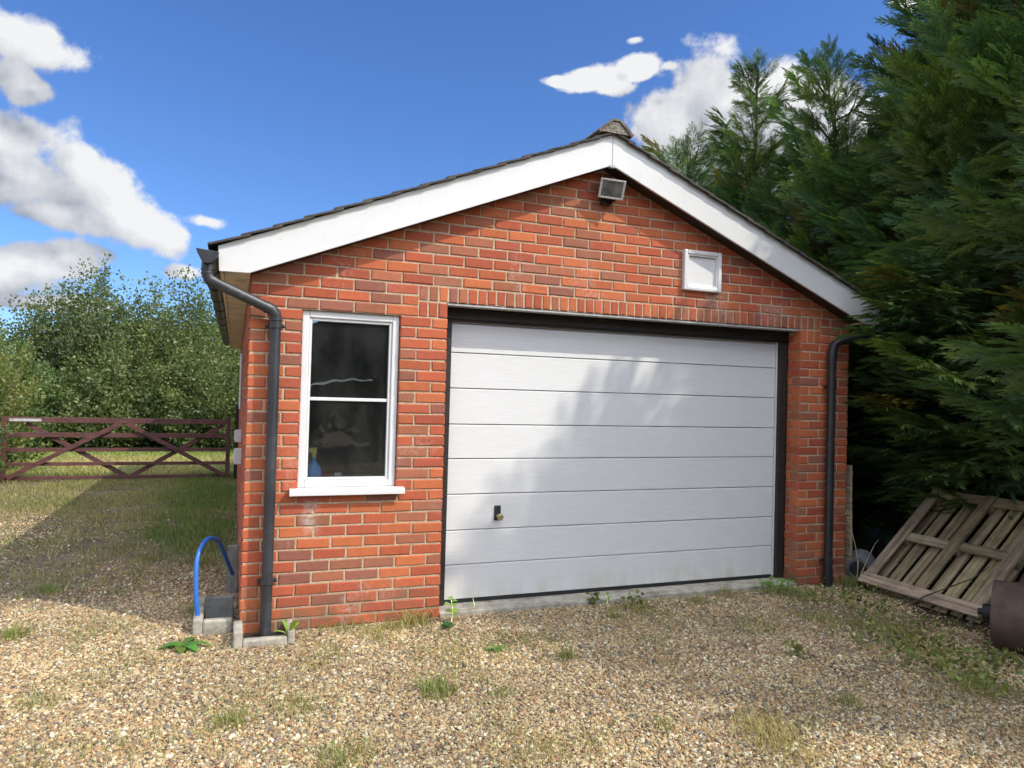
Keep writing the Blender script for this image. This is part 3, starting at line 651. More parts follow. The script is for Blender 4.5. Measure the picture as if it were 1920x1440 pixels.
# ------------------------------------------------------------------ pallets, roller, clutter on the right
def make_pallet(name, label, M):
    o = bpy.data.objects.new(name, None); COL.objects.link(o); tag(o, label, 'pallet', 'old wooden pallets'); o.matrix_world = M
    def part(nm, boxes):
        me = MB(); cross = nm in ('end_board', 'cross_board', 'block')
        for b in boxes:
            f = random.uniform(.62, 1.2); me.box(*b, col=(f, f*random.uniform(.92,1.0), f*random.uniform(.82,1.0)))
        ob = me.build(nm, MAT['pallet_cross' if cross else 'pallet_wood'], None, bevel=.004); ob.parent = o
        if nm in ('slat', 'skid'): ob.rotation_euler.z = R(random.uniform(-.5,.5)); ob.matrix_parent_inverse = Matrix.Identity(4); return ob
    # local frame: x runs along the foot edge (1.05 wide), y up the slope (1.15 long), z out of the visible face
    W_, L_ = 1.05, 1.16
    j = lambda s=.004: random.uniform(-s, s)
    # visible skids frame: three long boards with end boards across, on blocks
    for x in (0, .475, .95): part('skid', [(x+j(), x+.10+j(), .0, L_, .095, .113)])
    part('end_board', [(-.005, W_+.005, -.022, .085, .0945, .118)]); part('end_board', [(-.005, W_+.005, L_-.09, L_+.004, .076, .0945)])
    for x in (0, .475, .95):
        for y in (.01, .53, 1.03): part('block', [(x+.005, x+.09, y, y+.10, .0235, .0945)])
    part('cross_board', [(.0, .52, .535, .62, .072, .094)]); part('cross_board', [(.53, W_, .55, .635, .072, .094)])
    if name == 'pallet' and 'cross boards' in label: part('splinter', [(.135, .150, .03, .30, .055, .060)])
    for i in range(8): part('slat', [(.008+i*.130+j(.006), .008+i*.130+.095+j(.006), j(.01), L_+j(.01), .004, .022)])
    return o
th = R(42)
def pal_matrix(org, yaw, tilt, roll=0):
    return Matrix.Translation(org)@Matrix.Rotation(yaw,4,'Z')@Matrix.Rotation(tilt,4,'X')@Matrix.Rotation(roll,4,'Z')
# foot edge runs towards the camera along -y, slope rises towards +x
M1 = pal_matrix((5.045,-.21,.0), R(-90), R(41))
make_pallet('pallet', 'weathered grey-brown pallet leaning back into the conifer, its slats and broken cross boards facing out', M1)
M2 = pal_matrix((5.32,-1.02,.02), R(-84), R(38))
make_pallet('pallet', 'second pallet mostly hidden behind the front one, at the right edge above the steel roller', M2)
mb = MB(); mb.tube([(4.86,-.78,.02),(4.93,-.86,.11),(5.02,-.98,.20),(5.10,-1.12,.30),(5.16,-1.20,.40)], [.006,.006,.005,.004,.003], 6)
tag(mb.build('twig', MAT['bark'], None), 'thin bare twig lying across the foot of the pallet', 'twig')
o = empty('garden_roller', (4.8,-1.95,0), 'rusty brown steel roller drum lying in front of the pallet at the right edge', 'roller')
ax = Vector((.50,-.866,0)).normalized(); c0 = Vector((4.64,-1.60,.220))
mb = MB(); mb.lathe(c0, ax, [(0,.19),(.002,.215),(.012,.222),(.74,.222),(.75,.215),(.752,.19)], 48); mb.build('drum', MAT['rust'], o, smooth=True)
mb = MB(); mb.lathe(c0-ax*.06, ax, [(0,.04),(.005,.055),(.055,.058),(.059,.05)], 20); mb.lathe(c0-ax*.085, ax, [(0,.022),(.03,.022)], 14); mb.build('hub', MAT['rubber'], o, smooth=True)
# board and ribbed bag/bucket by the right corner
mb = MB(); mb.beam((5.085,.02,-.02),(5.10,.06,1.03),.022,.085,(0,1,0)); mb.beam((5.10,.06,.86),(5.125,.06,.98),.035,.05,(0,1,0)); tag(mb.build('fence_board', MAT['pallet_wood'], None, bevel=.006), 'rough upright board leaning against the right corner of the garage', 'board')
o = empty('bucket', (5.12,-.02,0), 'grey ribbed bucket lying on its side between the garage corner and the pallet', 'bucket')
mb = MB(); ax2 = Vector((.75,.55,.12)).normalized(); prof = []
for i in range(14): prof += [(.012+.017*i, .088+.0012*i), (.018+.017*i, .094+.0012*i), (.026+.017*i, .088+.0012*i)]
mb.lathe((5.09,-.085,.13), ax2, [(.0,.080),(.002,.094)]+prof+[(.262,.10)], 28); mb.build('body', MAT['bag'], o, smooth=True, angle=60)
mb = MB(); mb.lathe(Vector((5.09,-.085,.13))-ax2*.004, ax2, [(0,.060),(.003,.072)], 24); mb.build('mouth', MAT['rubber'], o)
# ------------------------------------------------------------------ foliage machinery
def frond_proto(seed, npair=8, spread=.33):
    r = np.random.default_rng(seed); V = []; sh = []
    def leaf(a, d, L, w, s0, s1):
        d = d/np.linalg.norm(d); side = np.array([-d[1], d[0], 0.]); side /= np.linalg.norm(side)+1e-9
        mid = a+d*L*.4; pts = [a, mid+side*w+np.array([0,0,.02]), a+d*L, mid-side*w-np.array([0,0,.01])]
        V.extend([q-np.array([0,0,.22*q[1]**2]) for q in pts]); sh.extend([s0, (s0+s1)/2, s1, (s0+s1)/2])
    leaf(np.zeros(3), np.array([0,1.,0]), 1.0, .011, .45, 1.2)
    for i in range(npair):
        t = .08+.80*i/npair
        for sgn in (-1, 1):
            tt = t+.05*(sgn > 0)+r.uniform(-.02,.02); L = spread*(1-tt)**.6+.08; L *= r.uniform(.65, 1.25)
            ang = R(r.uniform(18, 40)); d = np.array([sgn*math.sin(ang), math.cos(ang), r.uniform(-.13,.13)])
            a = np.array([0, tt, 0]); leaf(a, d, L, .010+.014*L, .6+.3*tt, 1.15+.4*tt)
            if L > .2 and r.random() < .7:
                s2 = 1 if i % 2 else -1; leaf(a+d*L*.4, np.array([math.sin(ang*sgn+s2*.5), math.cos(ang*sgn+s2*.5), r.uniform(-.25,.25)]), L*.5, .011, .8, 1.3)
    return np.array(V), np.array(sh)
PROTOS = [frond_proto(k, 7+k % 3, (.30,.38,.26,.44,.34,.5)[k]) for k in range(6)]
def place_fronds(items):        # items: (pos, dir, normal, size, colour)
    VV, CC = [], []
    by = {}
    for i, it in enumerate(items): by.setdefault(i % len(PROTOS), []).append(it)
    for k, its in by.items():
        P_, sh = PROTOS[k]
        pos_ = np.array([i[0] for i in its]); d = np.array([i[1] for i in its]); nn = np.array([i[2] for i in its]); s = np.array([i[3] for i in its]); c = np.array([i[4] for i in its])
        d /= np.linalg.norm(d, axis=1)[:,None]; nn = nn-d*(nn*d).sum(1)[:,None]; nn /= np.linalg.norm(nn, axis=1)[:,None]+1e-9; x = np.cross(d, nn)
        V = pos_[:,None,:]+s[:,None,None]*(x[:,None,:]*P_[None,:,0:1]+d[:,None,:]*P_[None,:,1:2]+nn[:,None,:]*P_[None,:,2:3])
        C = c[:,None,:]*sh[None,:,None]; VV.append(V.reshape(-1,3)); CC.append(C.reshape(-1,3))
    V = np.vstack(VV); C = np.clip(np.vstack(CC), 0, 1); F = np.arange(len(V)).reshape(-1,4); return V, F, C
def unit(v): return v/(np.linalg.norm(v)+1e-9)
def leylandii(x, y, h, Rr, label, nb=190, zlow=.35, lean=(0,0), seed=0, fs=1.0, topx=1.1, boughs=()):
    r = np.random.default_rng(seed); base = np.array([x, y, 0.]); o = empty('conifer_tree', (x,y,0), label, 'conifer', 'conifers in a row beside the garage')
    axis = lambda z: np.array([lean[0]*(z/h)**2.2, lean[1]*(z/h)**2.2, z])
    tr = MB(); tr.tube([tuple(base+axis(h*t)) for t in np.linspace(0,.985,14)], [max(.012, .13*(1-t)**.9*h/7) for t in np.linspace(0,.985,14)], 8)
    items = []
    greens = np.array([[.060,.120,.044],[.072,.140,.050],[.054,.112,.056],[.098,.165,.052]])
    def col(outer): 
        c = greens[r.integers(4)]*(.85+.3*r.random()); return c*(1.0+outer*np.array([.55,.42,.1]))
    for b in range(nb+len(boughs)):
        t = min(.93, (b+.5)/nb) if b >= nb else (b+.5)/nb; zt = zlow+(h*.965-zlow)*(t**.92); tt = zt/h
        reach = Rr*(min(1, (1-tt)/.72)**topx)*(.62+.55*r.random()+.22*(r.random() < .10)); reach = max(reach, .07)
        if tt > .80:
            if b % 3 and b < nb: continue
            reach = min(.62, reach*1.5+.10)
        if tt < .16: reach *= .55+2.8*tt
        ph = b*2.39996+r.uniform(-.35,.35); rise = (.12+.85*tt)*r.uniform(.6,1.4)
        hor = np.array([math.cos(ph), math.sin(ph), 0]); s0 = base+axis(max(zt-reach*rise*.6, .15)); 
        tip = base+axis(zt)+hor*reach+np.array([0,0,reach*rise*.5])
        ctrl = s0+hor*reach*.55+np.array([0,0,reach*rise*.20-.05*reach])
        if b >= nb:      # a named long bough reaching to a given point
            tip = np.array(boughs[b-nb], float); s0 = np.array([x, y, tip[2]*.85]); reach = .75; ctrl = (s0+tip)/2+np.array([0,0,.12])
        B = lambda q: (1-q)**2*s0+2*q*(1-q)*ctrl+q*q*tip
        tr.tube([tuple(B(q)) for q in (0,.35,.7,.95)], [.018,.013,.008,.004], 4, cap=False)
        ns = int(4+reach*5); bd = unit(tip-B(.6)); side = unit(np.cross(bd, [0,0,1])); nrm = unit(np.cross(side, bd))
        tone = .62+.72*r.random(); warm = np.array([1.25,1.08,.8]) if r.random() < .3 else np.ones(3)
        if r.random() < .06: warm = np.array([2.2,1.05,.7])*.8
        for k in range(ns):
            q = .30+.70*(k/ max(1, ns-1)); p = B(q); sg = 1 if k % 2 else -1
            L2 = (min(.46,.12+.45*reach)+.42*reach*(1-q))*r.uniform(.8,1.2)
            if k == ns-1: d2 = unit(bd+np.array([0,0,.25])*r.random()); L2 *= .8
            else: d2 = unit(bd*.75+side*sg*r.uniform(.5,1.0)+nrm*r.uniform(-.18,.28))
            nf = 12 if k < ns-1 else 13
            if r.random() < .06: continue
            for f in range(nf):
                w = f/nf; pp = p+d2*L2*w; s2 = unit(np.cross(d2, nrm)); g2 = 1 if f % 2 else -1
                if f == nf-1: dd = d2+r.normal(0,.10,3)
                else: dd = d2*.9+s2*g2*r.uniform(.2,.7)+nrm*r.uniform(-.22,.25)
                outer = max(0, q-.45)*1.3*r.random()
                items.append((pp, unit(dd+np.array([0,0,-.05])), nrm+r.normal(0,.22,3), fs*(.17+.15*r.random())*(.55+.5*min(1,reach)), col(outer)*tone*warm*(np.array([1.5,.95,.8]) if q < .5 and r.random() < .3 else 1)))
    # leader shoot
    zz = h*.86; step = .05
    while zz < h*1.0:
        rem = (h-zz)/(h*.14); p = base+axis(zz); ph = r.random()*6.28
        dz = axis(min(h,zz+.1))-axis(zz); dz = unit(dz)
        d = unit(np.array([math.cos(ph), math.sin(ph), 0])*.62+dz*.85); items.append((p, d, np.cross(d,[.3,.2,1])+r.normal(0,.3,3), .16+.22*rem, col(.7))); zz += step*.55
    items.append((base+axis(h*.985), unit(axis(h)-axis(h*.96)), np.array([.7,.4,0.2]), .30, col(.8)))
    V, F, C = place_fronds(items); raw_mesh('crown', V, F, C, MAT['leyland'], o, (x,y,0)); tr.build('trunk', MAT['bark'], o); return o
# a row of conifers along the right side; the two nearest the road stand outside the picture and throw the shade on the door
leylandii(6.95, 5.35, 6.0, 1.7, 'far conifer in the row, its thin tips just showing above the right roof slope', 210, .4, seed=1, topx=.75)
leylandii(6.80, 3.45, 6.50, 1.50, 'conifer with a thin straight leader standing up against the white cloud', 180, .2, seed=2, topx=1.35)
leylandii(7.00, 1.75, 5.95, 1.50, 'conifer with a drooping bent leader leaning left, right of the straight one', 200, .2, lean=(-.22,.42), seed=3, topx=1.0)
leylandii(7.35, 1.0, 5.75, 1.35, 'shorter bushy conifer squeezed between the bent leader and the tallest tree', 170, .2, seed=14, topx=.8)
leylandii(7.45, -.10, 9.6, 1.85, 'tallest dark conifer, its boughs hanging over the right corner of the garage', 400, .2, seed=4, fs=1.1, topx=1.35,
    boughs=((5.22,-.38,2.44),(5.20,-.34,2.28),(5.24,-.42,2.58),(5.38,-.30,1.95),(5.5,-.2,1.6),(5.5,-.45,1.3),(5.5,-.5,2.9),(5.65,-.7,1.10),(5.7,-.9,1.35),(5.25,-.28,2.12),(5.5,0,1.75),(5.6,-.1,1.15),(5.55,0,2.7),
            (5.3,-.45,2.5),(5.72,-.95,1.05),(5.8,-1.25,1.12),(5.65,-.55,.98),(5.6,.4,2.75),(5.6,.2,2.3),(5.27,-.42,2.36),(5.28,-.50,2.66),(5.30,-.35,2.2),(5.35,-.40,2.30),(5.4,-.5,2.05),(5.4,-.3,2.75)))
leylandii(7.1, -1.85, 7.4, 1.95, 'conifer at the right edge whose boughs hang down over the pallets', 290, .75, seed=5, fs=1.05)
leylandii(6.75, -3.75, 7.3, 1.8, 'conifer outside the frame on the right that shades the garage door', 150, .6, seed=6, fs=1.3)
leylandii(9.4, 2.2, 5.6, 1.9, 'conifer added as a back row to block the light behind the bent leader', 170, .2, seed=7, fs=1.3)  # mostly hidden back row, added to block light coming through under the trees
leylandii(9.6, -1.0, 6.2, 2.1, 'conifer added as a back row to block the light behind the pallets', 170, .2, seed=8, fs=1.3)

# ------------------------------------------------------------------ leafy shrubs
def leaf_cloud(pts, dirs, size, cols, r, aspect=.62):
    n = len(pts); d = dirs+r.normal(0,.55,(n,3)); d /= np.linalg.norm(d,axis=1)[:,None]; q = r.normal(0,1,(n,3)); q[:,2] *= .6; x = np.cross(d,q); x /= np.linalg.norm(x,axis=1)[:,None]+1e-9
    nr = np.cross(x, d); s = size*(.7+.6*r.random(n)); s = s[:,None]
    V = np.stack([pts, pts+d*s*.5+x*s*aspect*.5+nr*s*.06, pts+d*s, pts+d*s*.5-x*s*aspect*.5+nr*s*.06], 1).reshape(-1,3)
    return V, np.arange(4*n).reshape(-1,4), np.repeat(cols, 4, 0)
def shrub(name, x, y, h, w, label, cat, group, nshoot=110, per=85, size=.085, pal=None, seed=0, dome=.55, depth=None, minh=.25):
    r = np.random.default_rng(seed+100); o = empty(name, (x,y,0), label, cat, group); tr = MB(); PT, DR, CL = [], [], []
    depth = depth or w
    pal = np.array(pal or [[.09,.145,.045],[.115,.17,.055],[.08,.125,.042],[.15,.20,.07],[.10,.15,.06]])
    for k in range(nshoot):
        a = r.random()*6.28; rr = math.sqrt(r.random()); ex, ey = math.cos(a)*rr, math.sin(a)*rr
        hh = h*(1-dome*rr**1.6)*r.uniform(.72,1.03)
        if k < nshoot*.5: hh *= r.uniform(.25,.85)
        b0 = np.array([x+ex*w*.25, y+ey*depth*.25, 0]); b3 = np.array([x+ex*w+r.normal(0,.1), y+ey*depth, hh]); b1 = b0+np.array([ex*w*.25,ey*depth*.25,hh*.45]); 
        B = lambda q: ((1-q)**2)[:,None]*b0+(2*q*(1-q))[:,None]*b1+(q*q)[:,None]*b3
        if k % 3 == 0: tr.tube([tuple(p) for p in B(np.linspace(0,.97,6))], [.030*h/4,.022*h/4,.015*h/4,.011*h/4,.007,.003], 5, cap=False)
        q = 1-(1-minh)*r.random(per)**1.15; P = B(q); spr = (.30*(1-.72*q)+.05)[:,None]*w*.38
        off = r.normal(0,1,(per,3))*spr*np.array([1,1,.8]); PT.append(P+off); dd = off/(np.linalg.norm(off,axis=1)[:,None]+1e-9)+np.array([0,0,.5]); DR.append(dd)
        CL.append(pal[r.integers(len(pal))]*(.8+.4*r.random((per,1)))*np.ones((per,3)))
    PT = np.vstack(PT); PT[:,2] = np.maximum(PT[:,2], .03)
    V, F, C = leaf_cloud(PT, np.vstack(DR), size, np.vstack(CL), r)
    raw_mesh('crown', V, F, C, MAT['hedge_leaf'], o, (x,y,0)); tr.build('trunk', MAT['bark'], o); return o
HG = 'hedgerow shrubs beyond the gate'
dk = [[.13,.175,.060],[.17,.205,.075],[.10,.145,.060],[.21,.245,.10],[.14,.19,.06]]; dk = (np.array(dk)*.78).tolist()
gr = [[.13,.175,.075],[.15,.20,.095],[.11,.155,.06],[.18,.22,.10]]; gr = (np.array(gr)*.78).tolist()
yl = [[.17,.22,.06],[.21,.24,.08],[.13,.18,.05],[.25,.25,.08],[.11,.17,.045]]; yl = (np.array(yl)*.78).tolist()
shrub('hedge_shrub', -3.55, 16.6, 5.15, 1.25, 'tallest hedge shrub with upright shoots topping out against the white cloud', 'shrub', HG, 260, 150, .085, gr, 1, .38)
shrub('hedge_shrub', -4.75, 17.0, 4.3, 1.25, 'grey-green feathery shrub left of the tallest one in the hedge', 'shrub', HG, 220, 150, .085, gr, 2, .4)
shrub('hedge_shrub', -1.75, 16.8, 4.95, 1.6, 'broad green shrub with a wide top in the middle of the hedge', 'shrub', HG, 330, 150, .085, dk, 3, .35)
shrub('hedge_shrub', -.35, 17.6, 4.85, 1.4, 'paler shrub at the right end of the hedge beside the gutter', 'shrub', HG, 260, 150, .085, None, 4, .4)
shrub('hedge_shrub', .7, 16.2, 4.0, 1.3, 'shrub in the hedge next to the garage wall, partly hidden by it', 'shrub', HG, 100, 80, .10, None, 5, .5)
shrub('hedge_shrub', -2.75, 15.2, 3.1, 1.5, 'low dense shrub with dark rounded leaves in front of the hedge middle', 'shrub', HG, 220, 160, .082, dk, 6, .55)
shrub('hedge_shrub', -.75, 14.9, 3.2, 1.45, 'leafy bramble mound filling the foot of the hedge behind the gate right half', 'shrub', HG, 220, 160, .082, dk, 7, .5)
shrub('hedge_shrub', -4.9, 14.9, 2.9, 1.5, 'leafy shrub behind the left half of the gate', 'shrub', HG, 200, 150, .082, None, 8, .55)
shrub('hedge_shrub', -6.6, 15.0, 3.6, 1.7, 'yellow-green rounded shrub at the far left of the hedge', 'shrub', HG, 140, 90, .09, yl, 9, .6)
shrub('hedge_shrub', -6.6, 18.0, 4.0, 1.7, 'shrub standing behind the yellow-green one at the left picture edge', 'shrub', HG, 90, 80, .10, dk, 10, .5)
shrub('hedge_shrub', 1.6, 13.5, 3.3, 1.4, 'dark shrub behind the back of the garage', 'shrub', HG, 80, 80, .09, dk, 11, .5)
shrub('bush', -4.15, 9.75, 3.0, 1.0, 'yellow-green bush rising behind the left gate post at the picture edge', 'bush', None, 150, 110, .065, yl, 12, .5)
shrub('bush', -3.72, 8.05, 1.45, .50, 'low leafy bush spilling over the left end of the gate', 'bush', None, 60, 60, .055, None, 13, .35, minh=.45)
for i_, (x_, h_, lb) in enumerate(((-4.5, 6.0, 'tall shrub across the drive behind the viewer, nearest the passage side'), (0.5, 7.0, 'tallest shrub across the drive behind the viewer'), (5.0, 6.2, 'tall shrub across the drive behind the viewer, nearest the conifers'), (9.5, 6.5, 'shrub at the far right end of the screen behind the viewer'))):
    shrub('hedge_shrub', x_, -15.5, h_, 2.9, lb, 'shrub', 'shrubs across the drive behind the viewer', 240, 90, .30, dk, 30+i_, .3, depth=1.2, minh=.05)

# ------------------------------------------------------------------ grasses
def blades(name, P, H, Wd, C, r, lean=.45, kind='stuff', mat='grass_blade'):
    n = len(P); a = r.random(n)*6.283; d = np.stack([np.cos(a), np.sin(a), np.zeros(n)], 1); sd = np.stack([-d[:,1], d[:,0], np.zeros(n)], 1)
    ln = (lean*r.random(n))[:,None]; H = H[:,None]; Wd = Wd[:,None]; up = np.array([0,0,1.])
    m1 = P+up*H*.55+d*H*ln*.35; tp = P+up*H*.95+d*H*ln*1.3
    V = np.stack([P-sd*Wd, P+sd*Wd, m1+sd*Wd*.75, m1-sd*Wd*.75, tp+sd*Wd*.12, tp-sd*Wd*.12], 1).reshape(-1,3)
    b = np.arange(n)*6; F = np.concatenate([np.stack([b,b+1,b+2,b+3],1), np.stack([b+3,b+2,b+4,b+5],1)])
    o = raw_mesh(name, V, F, np.repeat(C, 6, 0), MAT[mat]); tag(o, kind=kind); return o
def vnoise(x, y, s, seed):
    r = np.random.default_rng(seed); T = r.random((64,64)); u, v = x/s+31.7, y/s+17.3; iu, iv = np.floor(u).astype(int), np.floor(v).astype(int); fu, fv = u-iu, v-iv; fu = fu*fu*(3-2*fu); fv = fv*fv*(3-2*fv)
    g = lambda i, j: T[i % 64, j % 64]
    return (g(iu,iv)*(1-fu)+g(iu+1,iv)*fu)*(1-fv)+(g(iu,iv+1)*(1-fu)+g(iu+1,iv+1)*fu)*fv
GREEN = np.array([.15,.20,.055]); DRY = np.array([.36,.30,.15]); LUSH = np.array([.14,.21,.05])
def outside_garage(x, y): return ~((x > -.01) & (x < 5.04) & (y > -.01) & (y < 8.82))
def passage_grass():
    r = np.random.default_rng(5); n = 170000; x = r.uniform(-6.5,-.03,n); y = r.uniform(.6,9.2,n)
    lush = .75*np.exp(-((x+.35)/.6)**2)*np.clip((y-1.8)/1.5,0,1)*np.clip(.4+vnoise(x,y,.5,44),0,1)
    dens = np.clip((vnoise(x,y,.7,1)*.6+vnoise(x,y,.22,2)*.6-.36)*2.2, .02, 1)*np.clip((y-.9)/1.6,.03,1)+lush*.6
    patch = np.exp(-(((x+2.6)/.9)**2+((y-3.6)/1.4)**2)); dens *= 1-.75*patch
    k = r.random(n) < dens*.85; x, y, lush = x[k], y[k], lush[k]; n = len(x)
    g = np.clip(vnoise(x,y,.9,3)*.9+.04+lush*.8+r.normal(0,.18,n),0,1)[:,None]
    C = DRY*(1-g)+(GREEN*(1-lush[:,None].clip(0,1))+LUSH*lush[:,None].clip(0,1))*g; C = C*(.7+.6*r.random((n,1)))
    H = (.02+.04*r.random(n))*(1+.8*lush); blades('grass', np.stack([x,y,np.zeros(n)],1), H, .0018+.0022*r.random(n), C, r, .9)
passage_grass()
def field_grass():
    r = np.random.default_rng(6); n = 60000; x = r.uniform(-9,3.5,n); y = 9.0+8*r.random(n)**1.3
    g = np.clip(vnoise(x,y,1.6,4)*1.2+.12+(y > 12.8)*.35-.35*np.exp(-((y-11.3)/.9)**2),0,1)[:,None]; C = (DRY*1.25*(1-g)+GREEN*1.5*g)*(.75+.5*r.random((n,1)))
    blades('meadow_grass', np.stack([x,y,np.zeros(n)],1), .05+.07*r.random(n), .004+.004*r.random(n), C, r, .9)
field_grass()
TUFTS = []
def on_ground(u, v):
    d = sight(u, v); t = -CP[2]/d[2]; return CP+d*t
def gravel_tufts():
    r = np.random.default_rng(8); P, H, C, Wd = [], [], [], []
    spec = [(820,1300,.10,260,.085,.8),(430,1355,.10,220,.06,.6),(22,1195,.10,220,.07,.8),(560,1330,.16,220,.05,.6),(640,1425,.14,260,.06,.7),(70,1320,.12,140,.05,.6),(150,1280,.2,160,.04,.5),
            (1440,1380,.16,300,.08,.15),(850,1220,.2,160,.05,.4),(1060,1235,.05,70,.10,.7),(370,1150,.10,160,.08,.5),(380,1060,.06,60,.16,.3),(90,1110,.12,160,.08,.9),(240,1240,.25,160,.04,.5),
            (1150,1160,.05,50,.09,.8),(1360,1115,.14,180,.07,.3),(1310,1130,.12,140,.06,.4),(1200,1150,.10,120,.07,.3),(1490,1120,.16,250,.07,.6),(1585,1095,.14,250,.10,.5),(1530,1160,.16,200,.06,.6),(1650,1180,.25,320,.07,.7),
            (780,1170,.10,200,.10,.3),(740,1180,.10,150,.07,.4),(700,1190,.10,100,.06,.3),(620,1180,.08,90,.05,.5),(600,1240,.15,150,.05,.5),(1730,1245,.3,220,.05,.5),(1420,1180,.2,200,.05,.5),(940,1305,.06,60,.04,.9),(1590,1320,.06,80,.05,.8),(1245,1365,.05,60,.05,.8),
            (500,1290,.2,150,.04,.5),(300,1400,.25,150,.05,.4),(1000,1420,.2,180,.07,.2),(1100,1400,.2,150,.06,.2),(200,1180,.25,220,.05,.5),(1500,1420,.2,140,.08,.15),(1840,1290,.15,200,.06,.6)]
    for (u, v, rad, n, h, g) in spec:
        c = on_ground(u, v); q = r.normal(0,.55,(n,2))*rad; p = np.stack([c[0]+q[:,0], c[1]+q[:,1], np.zeros(n)],1); p = p[outside_garage(p[:,0],p[:,1])]; n = len(p)
        P.append(p); H.append(h*(.4+.8*r.random(n))); gg = np.clip(g+r.normal(0,.25,(n,1)),0,1); C.append((DRY*(1-gg)+GREEN*1.15*gg)*(.7+.6*r.random((n,1)))); Wd.append(.0014+.0016*r.random(n))
    n = 150000; x = r.uniform(-3.5,6,n); y = r.uniform(-3.6,1.5,n); k = (r.random(n) < np.clip((vnoise(x,y,.5,9)+vnoise(x,y,.16,10)-1.12)*1.6,0.015,1)) & outside_garage(x,y); x, y = x[k], y[k]; n = len(x)
    P.append(np.stack([x,y,np.zeros(n)],1)); H.append(.012+.035*r.random(n)); gg = np.clip(vnoise(x,y,.8,12)[:,None]+r.normal(0,.2,(n,1)),0,1); C.append((DRY*(1-gg)+GREEN*gg)*(.7+.6*r.random((n,1)))); Wd.append(.0014+.0014*r.random(n))
    # dry lying stems
    blades('grass_tufts', np.vstack(P), np.concatenate(H), np.concatenate(Wd), np.vstack(C), r, 1.1)
gravel_tufts()
